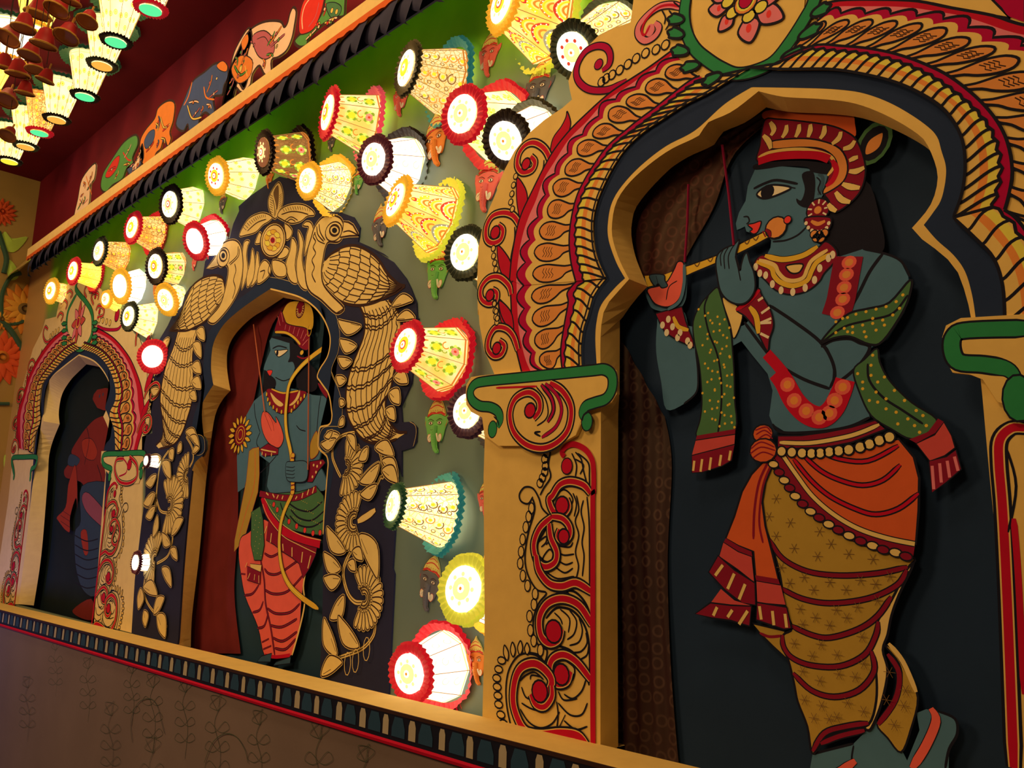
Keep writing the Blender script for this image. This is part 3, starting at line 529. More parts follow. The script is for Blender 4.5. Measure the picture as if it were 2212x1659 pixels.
def plume(A, upper, lower, n=7):
    """wing body filled with feather scales between two edges"""
    S = Strip(wpb(upper), wpb(lower)); A.st('c2', 9, wpb(upper), raw=True); A.st('c2', 9, wpb(lower), raw=True); S.fill(A, 'c2', 0, 1, 60); S.line(A, K, 6, lambda t: 0); S.line(A, K, 6, lambda t: 1)
    for i in range(1, n):
        t = .04 + .86 * i / n; A._st(K, 3, [S.q(t + .07 * math.sin(math.pi * v) + .008 * math.sin(v * 38), v) for v in [j / 20 for j in range(21)]], 1)
    for i in range(n):
        m = 8; t = .04 + .86 * i / n; t2 = .04 + .86 * (i + 1) / n
        for j in range(m): v = (j + .5 + .5 * (i % 2)) / (m + .5); S.line(A, K, 2, lambda q: v, n=4, t0=t + .07 * math.sin(math.pi * v), t1=min(.99, t2 + .07 * math.sin(math.pi * v)))
pr_ = empty('peacock', (-2.75, YB, .95), None, None); pr_.parent = a2; pr_.location -= a2.location; tag(pr_, 'right peacock, beak to the right')
A = Art(YB, .0010); plume(A, 'F 1590,760 1650,700 1750,645 1850,635 1960,680 2050,760 2120,870 2212,960 G 455,1255', 'F 1575,790 1560,860 1570,960 1640,1040 1730,1115 1860,1145 2000,1125 2140,1060 G 380,1310 455,1255', 7); A.build('wing', pr_)
A = Art(YB, .0012); A.f('c2', 'F 1500,480 1560,400 1640,375 1720,400 1750,470 1740,560 1700,605 1620,605 1590,660 1575,740 1560,850 1575,960 1640,1050 1740,1150 1745,1190 1680,1210 1560,1100 1450,1010 1420,850 1440,680 1475,560', ol=4, olc=K)
A.f('c2', 'F 1750,430 1790,435 1830,460 1872,535 1880,550 1800,552 1720,565 1740,500', sm=False, ol=4, olc=K); A.st(K, 3, 'F 1745,520 1800,510 1870,545'); A.ep('c2', 'F 1665,515', 17, 22, rot=25, ol=3, olc=K); A.ep('c2', 'F 1672,505', 10.5, 11.5, ol=5, olc=K); A.ep('blk', 'F 1672,505', 5.5, 6)
A.st(K, 3, 'F 1510,520 1490,560 1510,600 1490,650 1510,700 1480,760 1500,820 1480,880 1510,950'); A.st(K, 3, 'F 1540,450 1550,520 1590,590'); A.st(K, 3, 'F 1520,470 1530,540 1580,600'); A.st(K, 2.5, 'F 1500,520 1530,590 1590,620'); A.st(K, 3, 'F 1690,1210 1740,1180 1760,1150'); A.build('neck_and_head', pr_)
A = Art(YB, .0008)
for t in ('F 1360,505 1405,600 1395,760 1440,1000 1370,965 1345,800 1370,640', 'F 1310,570 1350,640 1335,800 1355,950 1290,930 1255,800 1290,680', 'F 1400,460 1430,430 1470,440 1490,500 1465,580 1415,720 1430,560 1450,480 1420,470'): A.f('c2', t, ol=3, olc=K)
A.build('crest_plumes', pr_)
A = Art(YB, .0009); feather_tail(A, 'J 1410,160 1450,260 1450,400 1400,540 1340,690 1300,850 1295,1000 1320,1130 1400,1260 1480,1320 1600,1335 1720,1300', 'J 1660,110 1730,190 1765,300 1750,450 1765,520 1710,700 1680,850 1635,960 1640,1070 1680,1170 1740,1235 1815,1240', (.05, .11, .33, .42, .53, .64, .75, .84)); A.build('tail', pr_)
pl = empty('peacock', (-3.35, YB, .95), None, None); pl.parent = a2; pl.location -= a2.location; tag(pl, 'left peacock, beak to the left')
A = Art(YB, .0010); plume(A, 'F 735,990 720,920 690,895 620,890 530,920 450,990 400,1100 340,1250 262,1358', 'F 735,990 725,1080 640,1200 560,1285 480,1330 400,1362 262,1358', 7); A.build('wing', pl)
A = Art(YB, .0012); A.f('c2', 'F 690,650 745,600 820,588 870,640 890,760 885,880 850,1020 780,1150 680,1270 630,1300 595,1265 690,1150 740,1000 765,850 745,800 700,815 670,770 668,700', ol=4, olc=K)
A.f('c2', 'F 680,690 640,750 580,830 630,825 700,800', sm=False, ol=4, olc=K); A.ep('c2', 'F 722,735', 13, 21, rot=10, ol=3, olc=K); A.ep('c2', 'F 722,720', 8, 12, ol=5, olc=K); A.ep('blk', 'F 722,720', 4, 6); A.st(K, 3, 'F 820,790 830,850 810,930 825,1000 800,1090'); A.st(K, 3, 'F 850,640 840,720 770,790'); A.st(K, 3, 'F 860,660 850,730 780,800'); A.build('neck_and_head', pl)
A = Art(YB, .0008)
for t in ('F 920,590 945,600 930,640 920,720 930,850 880,1010 890,850 885,720 895,620', 'F 970,660 990,760 980,900 930,990 920,900 950,780', 'F 1010,690 1030,800 1010,920 960,980 985,880'): A.f('c2', t, ol=3, olc=K)
A.build('crest_plumes', pl)
A = Art(YB, .0009); feather_tail(A, 'I 1520,60 1480,200 1420,350 1385,500 1368,650 1385,800 1390,950 1330,1035', 'I 1690,50 1645,250 1650,450 1640,650 1600,800 1550,940 1480,1030 1360,1065', (.08, .2, .36, .47, .58, .69, .8)); A.build('tail', pl)
A = Art(YB, .0008)
A.f('c2', 'F 1190,95 1230,180 1222,300 1165,405 1115,330 1112,220', ol=3, olc=K); A.st(K, 2.5, 'F 1190,150 1180,280 1160,390'); A.st(K, 2.5, 'F 1145,240 1160,320 1155,380'); A.f('brown', 'F 1150,180 1190,120 1195,240 1180,330 1165,260', ol=0)
for i in range(9): A.st(K, 2, 'F %d,%d %d,%d' % (1120, 200 + i * 20, 1145, 215 + i * 20)); A.st(K, 2, 'F %d,%d %d,%d' % (1222, 190 + i * 17, 1200, 210 + i * 17))
A.f('c2', 'F 1185,380 1220,320 1300,285 1400,285 1480,330 1500,375 1440,385 1380,430 1300,445 1220,410', ol=3, olc=K)
A.f('c2', 'F 1140,390 1060,355 960,390 900,460 862,550 920,545 1000,520 1060,460 1110,430', ol=3, olc=K)
for i in range(12): A.st(K, 2.2, 'F %d,%d %d,%d' % (1230 + i * 21, 320 - 20 * math.sin(i / 3.5), 1245 + i * 20, 345 - 16 * math.sin(i / 3.5))); A.st(K, 2.2, 'F %d,%d %d,%d' % (1080 - i * 17, 370 + i * i * .9, 1085 - i * 15, 395 + i * i * .9))
A.st(K, 2.5, 'F 1220,370 1300,345 1380,350 1450,370'); A.st(K, 2.5, 'F 1090,410 1010,440 930,510'); A.st(K, 2.2, 'F 1240,430 1300,390 1360,420'); A.st(K, 2.2, 'F 1260,440 1300,410 1340,430')
A.f('c2', 'F 1040,520 1010,570 1000,620 1060,600', ol=3, olc=K); A.f('c2', 'F 1250,450 1310,500 1300,560 1260,580', ol=3, olc=K); A.f('c2', 'F 1190,740 1240,650 1285,670 1270,720 1230,745', ol=3, olc=K)
A.ep('c2', 'F 1150,590', 27, 39, rot=12, ol=5, olc=K, n=24); A.ep(None, 'F 1150,590', 23, 34, rot=12, ol=3, olc=K, n=24); cx_, cy_ = pts('F 1147,590')[0]
for i in range(9):
    a = i * .698; A.ep('gold' if i % 2 else 'ylw', [(cx_ + 12.5 * math.cos(a), cy_ + 18 * math.sin(a))], 5.6, 7.2, rot=math.degrees(a), ol=2.4, olc='dred')
A.ep('dred', [(cx_, cy_)], 4.6, 6, ol=3, olc='lred')
A.f('c2', 'F 1150,760 1250,790 1260,890 1190,900 1150,850', ol=3, olc=K); A.f('c2', 'F 1080,760 1030,830 1020,960 1110,900 1130,820', ol=3, olc=K); A.st(K, 3, 'F 1130,770 1110,850 1130,900'); A.st(K, 3, 'F 1040,860 1080,850 1060,920')
A.build('flower_crest', a2)
def palmette(A, c, r0, r1, a0, a1, n, sx=1.0, stem=None):
    """fan of petals around a centre (centre in picture coordinates, radii in metres)"""
    w = P(*pts(c)[0], YB); X = lambda r, a: (w.x + r * 1.1 * sx * math.cos(math.radians(a)), w.z + r * 1.1 * math.sin(math.radians(a)))
    d = (a1 - a0) / n; hub = [X(r0 * 1.05, a0 + (a1 - a0) * j / 14) for j in range(15)] + [X(r0 * .3, a1 + (a0 - a1) * j / 14) for j in range(15)]
    A.f('c2', hub, sm=False, raw=True, ol=2.6, olc=K)
    for i in range(n):
        a = a0 + d * i
        A.f('c2', cr([X(r0, a + d * .08), X(r0, a + d * .92), X((r0 + r1) * .55, a + d * 1.0), X(r1 * .97, a + d * .8), X(r1, a + d * .5), X(r1 * .97, a + d * .2), X((r0 + r1) * .55, a)], True, 2), sm=False, raw=True, ol=2.4, olc=K)
    for i in range(n // 2 + 1): A.f('c2', [(X(r0 * .93, a0 + d * 2 * i)[0] + .006 * math.cos(b), X(r0 * .93, a0 + d * 2 * i)[1] + .006 * math.sin(b)) for b in [j * 1.05 for j in range(6)]], sm=False, raw=True, ol=1.8, olc=K)
    for r in (.75, .55): A._st(K, 2.2, [X(r0 * r, a0 + (a1 - a0) * j / 12) for j in range(13)], 1)
def lf(A, s, w=45, bend=.12): a, b = s.split('>'); A.leaf('c2', a.strip(), a.strip()[0] + ' ' + b.strip(), w, ol=2.6, olc=K, bend=bend); p, q = pts(a + ' ' + a.strip()[0] + ' ' + b.strip()); A.st(K, 1.8, [lerp(p, q, .1), lerp(p, q, .45)])
def stem(A, t, w=10): A.st(K, w + 5, t, taper=.8); A.st('c2', w, t, taper=.8); A.st(K, 1.6, t)
A = Art(YB, .0008)
stem(A, 'J 1560,1340 1600,1480 1610,1620 L 1590,120 1560,190', 13); stem(A, 'J 1370,1240 1260,1270 1190,1350 1180,1450 1215,1550 1250,1620', 13); stem(A, 'L 1350,730 1290,850 1272,960 1310,1110 1370,1185 1435,1190', 16); stem(A, 'L 1545,1350 1530,1470 1440,1580 1300,1640 1200,1670', 13)
A.st(K, 30, 'L 1550,400 1480,450 1390,500', taper=.5); A.st('c2', 24, 'L 1545,400 1480,450 1395,500', taper=.6)
palmette(A, 'J 1300,1540', .035, .095, 100, -110, 14, 1.0); palmette(A, 'L 1370,500', .045, .098, 70, 300, 17, 1.1); palmette(A, 'L 1460,1150', .045, .1, 130, -120, 18, 1.0)
for s, w in (('J 1440,340>1240,285', 50), ('J 1400,510>1255,450', 50), ('J 1360,640>1240,605', 42), ('J 1310,800>1225,765', 40), ('J 1300,1000>1255,960', 30), ('J 1290,1110>1250,1190', 36), ('J 1700,170>1880,120', 42), ('J 1740,280>1900,270', 36), ('J 1720,770>1840,820', 50), ('J 1680,900>1770,1000', 55), ('J 1650,1050>1730,1140', 45),
             ('J 1320,1260>1390,1400', 40), ('J 1560,1370>1720,1440', 52), ('J 1500,1370>1420,1480', 46), ('J 1600,1500>1440,1640', 50), ('J 1620,1480>1755,1620', 50), ('L 1600,10>1430,165', 54), ('L 1620,60>1755,170', 54), ('L 1580,190>1435,270', 48), ('J 1260,1270>1150,1240', 42), ('J 1230,1300>1100,1340', 44), ('J 1200,1230>1130,1280', 30),
             ('L 1310,760>1150,545', 62), ('L 1270,910>1125,765', 60), ('L 1270,990>1125,980', 56), ('L 1300,1130>1180,1330', 62), ('L 1430,610>1585,985', 80), ('L 1370,750>1460,830', 46), ('L 1330,850>1400,920', 42), ('L 1430,1570>1250,1300', 66), ('L 1240,1640>1130,1320', 66), ('S 0,690>145,600', 60)): lf(A, s, w)
A.loops('S 180,610 235,590 310,510', 14, 3, 'c2', rz=30); A.build('vine', a2, 'vine with leaves on the right pillar')
A = Art(YB, .0008)
stem(A, 'I 1440,1080 1370,1200 1340,1400 1330,1600 K 1330,100 1370,210 1440,230', 14); stem(A, 'I 1590,960 1640,1050 1650,1150 1620,1220', 12); stem(A, 'K 1480,340 1470,480 1430,600 1340,660', 14); stem(A, 'K 1240,760 1230,900 1280,1030 1430,1200', 14)
palmette(A, 'I 1600,1290', .04, .1, 90, 290, 13, 1.1); palmette(A, 'K 1450,160', .05, .13, 130, -110, 17, 1.1); palmette(A, 'K 1330,620', .05, .12, 60, 280, 16, 1.1)
for s, w in (('I 1460,130>1390,180', 60), ('I 1420,260>1350,240', 56), ('I 1390,370>1320,380', 50), ('I 1370,560>1300,560', 50), ('I 1690,60>1760,140', 60), ('I 1660,170>1730,290', 60), ('I 1650,360>1730,420', 60), ('I 1650,490>1730,550', 60), ('I 1630,600>1690,650', 50), ('I 1600,920>1700,1000', 50), ('I 1560,1010>1530,1100', 50), ('I 1460,1080>1490,1160', 60), ('I 1390,1150>1300,1130', 60), ('I 1400,1180>1470,1320', 70),
             ('I 1350,1290>1260,1360', 60), ('I 1340,1450>1240,1540', 60), ('K 1330,60>1240,150', 60), ('K 1340,180>1260,260', 60), ('K 1360,250>1320,440', 60), ('K 1480,420>1580,280', 64), ('K 1470,500>1400,400', 56), ('K 1470,540>1530,630', 50), ('K 1400,700>1480,860', 60), ('K 1240,860>1360,930', 70), ('K 1220,870>1200,1050', 80), ('K 1330,1090>1420,950', 70), ('K 1360,1100>1430,1290', 90), ('K 1250,1060>1260,1200', 70), ('I 1640,960>1720,1050', 40), ('I 1660,1100>1720,1060', 36)): lf(A, s, w, .1)
A.build('vine', a2, 'vine with leaves on the left pillar')
A = Art(YB, .0016); A.board('bb', 'I 1650,940 1720,950 1748,1000 1745,1090 1700,1120 1650,1105', .002, ol) if 0 else None
A.st('c2', 1.6, 'I 1600,960 1640,940 1720,950 1748,1000 1745,1085 1700,1120 1650,1105'); A.st('c2', 1.6, 'J 1230,1190 1120,1195 1075,1250 1070,1360 1110,1410 1165,1410'); A.st('c2', 1.6, 'J 1840,1150 1885,1180 1895,1250 1870,1360'); A.build('capital_edging', a2)
# ------------------------------------------------------------------ curtains
def curtain(name, edge_l, edge_r, Y, mat, label, folds=9, depth=.006):
    """draped cloth between two traced edges, rippled in depth"""
    l = resample(cr([(P(x, y, Y).x, P(x, y, Y).z) for x, y in pts(edge_l)], False, 5), 50); r = resample(cr([(P(x, y, Y).x, P(x, y, Y).z) for x, y in pts(edge_r)], False, 5), 50)
    n = 64; vs = []
    for i in range(50):
        for j in range(n + 1):
            v = j / n; p = lerp(l[i], r[i], v); vs.append((p[0], Y + depth * math.sin(v * folds * 6.28 + 1.2 * math.sin(i * .12)), p[1]))
    A = MB(); A.add(vs, [(i * (n + 1) + j, i * (n + 1) + j + 1, (i + 1) * (n + 1) + j + 1, (i + 1) * (n + 1) + j) for i in range(49) for j in range(n)], mat)
    return tag(A.build(name, smooth=True), label, 'curtain')
def sequin(name, base, ring):
    m, nt, b = newmat(name); L = nt.links; g = nt.nodes.new('ShaderNodeNewGeometry'); sp = nt.nodes.new('ShaderNodeSeparateXYZ'); mp = nt.nodes.new('ShaderNodeCombineXYZ')
    L.new(g.outputs['Position'], sp.inputs[0]); L.new(sp.outputs['X'], mp.inputs[0]); L.new(sp.outputs['Z'], mp.inputs[1]); vo = nt.nodes.new('ShaderNodeTexVoronoi'); vo.voronoi_dimensions = '2D'; vo.inputs['Scale'].default_value = 26; vo.inputs['Randomness'].default_value = .35; L.new(mp.outputs[0], vo.inputs['Vector'])
    r = nt.nodes.new('ShaderNodeValToRGB'); e = r.color_ramp.elements; e[0].position = .20; e[0].color = (*base, 1); e[1].position = .27; e[1].color = (*ring, 1)
    for p, c in ((.33, ring), (.40, base)): k = r.color_ramp.elements.new(p); k.color = (*c, 1)
    L.new(vo.outputs['Distance'], r.inputs[0])
    nz = nt.nodes.new('ShaderNodeTexNoise'); nz.inputs['Scale'].default_value = 6; L.new(g.outputs['Position'], nz.inputs['Vector']); mx = nt.nodes.new('ShaderNodeMix'); mx.data_type = 'RGBA'; mx.inputs[6].default_value = (*[c * .6 for c in base], 1)
    L.new(nz.outputs['Fac'], mx.inputs[0]); L.new(r.outputs[0], mx.inputs[7]); L.new(mx.outputs[2], b.inputs['Base Color']); b.inputs['Roughness'].default_value = .6; return m
sq = sequin('sequin_cloth', (.035, .010, .03), (.12, .07, .09))
curtain('curtain', 'p 1324,700 1324,900 1324,1200 1324,1660 1324,1720', 'p 1436,900 1450,1000 1441,1200 1448,1400 1462,1590 1475,1720', 1.692, sq, 'dark plum curtain with ring pattern, hanging left of the flute player', 4, .003)
curtain('curtain', 'p 1324,700 1324,560 1330,440 1400,350 1560,265 1660,225', 'p 1400,600 1450,600 1500,520 1545,440 1590,330 1700,235', 1.692, sequin('sequin_cloth_red', (.06, .012, .025), (.16, .05, .07)), 'swagged dark red sequinned cloth above the flute', 4, .003)
m2c = paint('curtain_red', alb=(.16, .022, .035), var=.35, scale=7)
curtain('curtain', 'p 380,1410 395,1200 425,950 450,880 470,850 450,790 455,720 520,660 600,625', 'p 520,1412 505,1280 512,1150 516,1000 525,940 548,870 565,790 590,700 640,640', 1.902, m2c, 'plain dark red curtain drawn aside left of the archer', 4, .003)
# ------------------------------------------------------------------ the flute player
f3 = empty('painted_figure', (-.9, 1.68, SILL), 'large blue-skinned flute player with striped turban and orange waistcloth', 'painted figure')
YF3 = 1.677
A = Art(YF3, 0); A.board('skin', 'O 940,230 H 1190,950 1215,900 1220,850 1190,820 1100,805 1050,790 1040,755 1010,770 985,780 978,735 1000,660 1045,580 1060,480 1085,420 1110,365 1290,345 1460,360 1600,390 1620,470 1560,560 1510,650 1510,860 O 1300,75 1420,150 1560,105 1680,130 1780,170 1830,270 1840,350 1800,480 1700,640 1600,700 1560,780 1530,860 1540,960 1590,1060 1600,1110 1500,1160 1300,1190 1100,1200 1020,1150 1000,1100 1020,950 990,850 900,740 830,650 815,590 870,540 935,440', .007)
A.f('skin', 'O 330,560 350,490 480,470 520,580 560,700 572,850 560,960 490,1030 385,1062 355,900 325,720'); A.f('skin', 'O 500,560 560,720 700,730 860,640 850,560 700,600', sm=False); A.f('skin', 'H 345,1110 380,1270 430,1325 560,1335 625,1280 645,1180 640,1030 625,990 600,1060 500,1130')
F_ = A; A = Art(YF3, .0004); A.f('skin', 'Q 1105,1525 1200,1500 1320,1470 1400,1390 1440,1350 1500,1400 1560,1480 1620,1598 1640,1720 1070,1720', sm=False); A.f('skin', 'Q 1650,1310 1700,1290 1760,1300 1830,1320 1865,1370 1850,1440 1820,1500 1815,1720 1640,1720 1600,1560 1665,1400', sm=False); [A.st('blk', w, t) for w, t in ((4, 'Q 1760,1300 1850,1340 1862,1420 1820,1500 1800,1600'), (4, 'Q 1105,1525 1200,1500 1320,1470'), (3, 'Q 1320,1480 1310,1560 1330,1660'))]; A.build('feet', f3); A = F_
for w, t in ((6, 'O 1000,440 1150,540 1300,655 1370,760 1392,860 1362,935'), (6, 'O 1362,940 1200,880 1050,790 985,720 850,540'), (6, 'O 1310,690 1380,650 1480,640 1540,665 1600,690 1560,770 1480,850 1380,925'), (4, 'O 1340,690 1385,800 1380,920'), (6, 'O 1680,130 1600,240 1530,380 1460,500'), (4, 'O 1560,105 1700,135 1790,180 1840,270'), (4, 'O 560,700 575,850 565,960 490,1030'),
              (3.5, 'H 1230,860 1320,850 1400,815 1460,760'), (3, 'H 1030,690 1060,690 1070,720 1050,740'), (4, 'Q 1760,1300 1850,1340 1862,1420 1820,1500 1800,1600'), (4, 'Q 1105,1525 1200,1500 1320,1470'), (3, 'Q 1320,1480 1310,1560 1330,1660'), (5, 'O 1600,1110 1480,1165 1300,1195 1080,1200 1020,1150')): A.st('blk', w, t)
A.f('blk', 'H 1430,400 1500,380 1520,450 1512,560 1490,620 1440,625 1400,600 1392,565 1425,578 1450,500'); A.f('blk', 'H 1105,368 1115,330 1300,310 1480,310 1640,340 1640,400 1500,385 1460,350 1300,345 1200,360'); A.st('skinD', 7, 'H 1540,400 1570,420 1565,480 1540,540'); A.st('blk', 2.5, 'H 1530,420 1555,450 1540,500 1560,540')
A.build('body', f3)
A = Art(YF3, -.0015); A.f('blk', 'H 1560,560 1850,430 1960,700 1990,900 1900,960 1820,930 1700,970 1640,930 1560,870 1500,800', ol=0); A.build('hair', f3)
A = Art(YF3, .0006); A.f('whitep', 'H 1122,535 1170,492 1240,472 1355,490 1290,530 1200,562 1150,562', ol=4); A.e('blk', 'H 1195,520', 17, 17); A.st('blk', 5, 'H 1100,498 1180,460 1260,440 1400,465'); A.st('blk', 3.5, 'H 1350,488 1385,495'); A.build('eye', f3)
A = Art(YF3, .0006); A.f('lred', 'H 1060,745 1100,735 1152,722 1130,790 1098,808 1075,790 1092,775', ol=2.5); A.build('lips', f3)
A = Art(YF3, .0008)
A.f('dorg', 'D 470,800 480,745 700,735 870,745 1050,770 1078,830 1075,920 950,860 800,820 600,800'); A.f('dred', 'D 425,1085 440,980 455,880 480,800 560,800 700,812 900,840 1020,885 1095,950 1148,1110 1130,1250 1060,1350 940,1428 905,1350 870,1290 900,1180 900,1080 700,1040 600,1045', ol=3)
A.f('org', 'D 515,1000 515,950 700,930 850,945 980,1000 1030,1110 1000,1220 880,1300 865,1280 900,1230 960,1150 940,1060 850,1000 700,990', ol=3); A.st('cream', 7, 'D 430,1058 500,1025 620,1005 760,1005 905,1045 940,1110 895,1180'); A.st('red', 18, 'D 430,1085 540,1052 700,1040 830,1045 905,1070', taper=1)
A.st('red', 12, 'D 925,1075 955,1140 930,1210 885,1250')
for t in ('510,820 535,870 515,910', '620,840 615,885 590,925', '705,835 700,880 680,922', '780,835 778,880 765,922', '875,845 870,895 845,932', '985,885 970,930 925,968', '1078,945 1050,985 1000,1000', '1100,1055 1070,1065 1040,1080', '1142,1125 1090,1150 1040,1150', '1112,1262 1050,1255 995,1235', '1048,1358 990,1340 950,1290', '955,1418 925,1400 900,1370', '465,910 500,950 515,1000'): A.st('c2', 13, 'D ' + t.replace(' ', ' ') , under='blk', uw=3)
A.build('turban', f3)
A = Art(YF3, .0004); A.e('olive', 'D 1205,960', 36, 48, rot=-30); A.e('blk', 'D 1205,962', 28, 38, rot=-30); A.leaf('org', 'D 1150,1040', 'D 1265,890', 30, ol=2); A.build('peacock_feather', f3)
A = Art(YF3, .0014); A.e('dred', 'H 1540,645', 26, 26, ol=3); c = P(*pts('H 1540,645')[0], YF3)
for i in range(9): a = i * .698; A.st('whitep', 6, [(c.x + .014 * math.cos(a), c.z + .014 * math.sin(a)), (c.x + .024 * math.cos(a), c.z + .024 * math.sin(a))], raw=True, sm=False)
A.e('org', 'H 1540,645', 10, 10, ol=3, olc='dred'); A.f('dred', 'H 1450,705 1500,690 1590,690 1632,705 1620,770 1560,810 1500,800 1460,750', ol=3); A.st('org', 9, 'H 1495,720 1540,740 1590,720'); A.e('whitep', 'H 1460,735 1475,765 1500,785 1535,795 1570,790 1600,768 1615,735', 4, 4.5); A.e('org', 'H 1515,810 1550,815 1585,802 1530,835 1562,838', 9, 9, ol=2); A.build('earring', f3)
A = Art(YF3, .0008); A.f('dred', 'O 910,190 960,140 1060,165 1200,150 1290,100 1340,60 1400,110 1400,170 1330,250 1300,300 1230,355 1130,378 1040,352 970,285 920,240', ol=3)
A.st('gold', 12, 'O 975,145 1080,168 1200,145 1290,90', under='blk', uw=3); A.st('gold', 11, 'O 925,180 1010,215 1030,265 1070,305 1145,325 1225,295 1255,235 1290,180 1380,130', under='blk', uw=3); A.st('c2', 9, 'O 940,170 1030,200 1055,245 1095,285 1150,295 1205,275 1230,220 1260,170 1350,110')
A.f('c2', 'O 1105,205 1200,195 1185,240 1150,252 1120,240', ol=3); A.e('whitep', 'O 920,212 945,250 980,262 1020,315 1072,352 1142,362 1216,337 1272,290 1303,220 1355,160 1380,140', 6, 9, rot=0); A.build('necklace', f3)
A = Art(YF3, .0010); A.st('dred', 62, 'O 1475,150 1455,260 1440,345 1425,420 1395,510', taper=1); A.e('clay', 'O 1478,185 1462,258 1448,335 1440,405 1408,485', 16, 14); A.e('org', 'O 1478,185 1462,258 1448,335 1440,405 1408,485', 9, 8); A.build('garland', f3, 'upper strand of the red garland')
A = Art(YF3, .0010); A.st('red', 46, 'O 1045,840 1090,900 1150,1010 1225,1085 1310,1110 1380,1060 1430,960 1455,885', taper=.9); A.e('clay', 'O 1110,915 1150,1010 1222,1072 1300,1110 1360,1085 1392,1010 1440,930', 17, 16); A.e('org2', 'O 1110,915 1150,1010 1222,1072 1300,1110 1360,1085 1392,1010 1440,930', 9, 9); A.st('red', 24, 'O 985,730 1040,790 1090,850', taper=1); A.build('garland', f3, 'lower loop of the red garland')
A = Art(YF3, .0014)
A.f('olive', 'O 690,335 640,380 590,440 548,540 555,660 585,800 600,1000 590,1120 568,1225 680,1212 800,1182 795,1000 792,850 782,700 772,600 740,480 710,380', ol=3); A.st('blk', 4, 'O 640,380 615,460 640,600 690,730 715,880 715,1050 695,1210')
A.f('c2', 'O 722,400 790,430 840,480 830,560 790,640 770,560', ol=2)
A.e('gold', [(1300 + (600 + 150 * ((i * .37) % 1) + (-40 if i < 6 else 10) + i * 1.2) / 2.765, 500 + (400 + i * 22) / 2.765) for i in range(3, 36)], 3.2, 3.2, n=6); A.e('gold', [(1300 + (575 + 190 * ((i * .61) % 1) + i * 1.0) / 2.765, 500 + (460 + i * 22) / 2.765) for i in range(2, 33)], 3.2, 3.2, n=6)
A.f('dred', 'O 570,1220 800,1180 798,1215 562,1250', sm=False); A.f('rose', 'O 562,1248 798,1212 795,1275 540,1340', sm=False, ol=2); A.f('dred', 'O 540,1338 795,1272 778,1368 720,1402 600,1440 540,1442', sm=False, ol=2)
for t in ('555,1370 548,1430', '602,1360 592,1435', '655,1350 645,1425', '715,1335 705,1400', '772,1310 762,1368'): A.st('c2', 10, 'O ' + t, sm=False)
A.build('scarf', f3, 'green spotted scarf end hanging in front')
A = Art(YF3, .0014)
A.f('olive', 'O 1505,830 1570,765 1645,700 1662,780 1720,890 1850,1020 2000,1120 1960,1195 1850,1240 1730,1180 1610,1100 1540,960', ol=3); A.f('olive', 'O 1308,668 1380,575 1480,490 1600,460 1720,425 1843,290 1845,360 1800,480 1680,655 1600,675 1480,628 1380,640', ol=4); A.st('blk', 4, 'O 1320,660 1450,570 1600,530 1740,490 1830,380'); A.st('blk', 4, 'O 1590,790 1600,890 1680,990 1800,1070 1920,1150')
A.e('gold', 'O 1400,540 1440,520 1470,515 1520,495 1580,480 1640,465 1700,450 1760,420 1800,380 1400,605 1450,580 1500,570 1560,560 1620,550 1680,530 1740,500 1780,460 1500,605 1570,600 1640,590 1690,560 1580,630 1470,600 1620,520 1530,850 1560,900 1560,940 1610,860 1650,900 1640,960 1690,870 1600,1010 1650,1020 1700,1000 1750,950 1700,1060 1760,1080 1810,1010 1770,1150 1830,1120 1880,1070 1870,1160 1920,1100 1900,1200 1620,740 1610,800 1940,1160', 3.4, 3.4, n=6)
A.f('dred', 'O 1838,1242 1950,1198 2010,1118 2045,1138 2020,1190 1880,1265', sm=False); A.f('rose', 'O 1880,1268 1990,1215 2045,1140 2092,1220 2112,1292 2050,1340 1960,1372', sm=False, ol=2); A.f('dred', 'O 1955,1372 2060,1345 2118,1305 2150,1420 2060,1500 1972,1560', sm=False, ol=2)
for t in ('1975,1400 1985,1540', '2020,1385 2030,1500', '2065,1370 2080,1470', '2108,1345 2130,1430'): A.st('pink', 9, 'O ' + t, sm=False)
A.build('scarf', f3, 'green spotted scarf wrapped over the arm')
A = Art(YF3, .0018); A.f('dred', 'O 805,465 880,400 935,340 960,385 1010,470 1028,560 1005,640 990,715 930,600 860,510', ol=3); A.st('gold', 13, 'O 885,450 925,510 938,610', under='blk', uw=3); A.st('red', 10, 'O 805,470 880,420 945,350', under='blk', uw=2)
for t in ('935,415 965,395', '955,490 1005,455', '950,548 1015,520', '950,548 1015,545', '950,610 1000,635'): A.st('whitep', 10, 'O ' + t, sm=False)
A.build('bracelet', f3, 'bracelet on the near wrist')
A = Art(YF3, .0018); A.f('dred', 'O 325,490 480,450 505,540 548,650 552,695 460,655 380,605 345,540', sm=False, ol=3); A.st('gold', 11, 'O 430,510 460,570 520,590', under='blk', uw=2); A.e('whitep', 'O 365,560 400,525 390,605 425,570 455,635 470,605 515,655 530,680', 7, 9); A.build('bracelet', f3, 'bracelet on the far wrist')
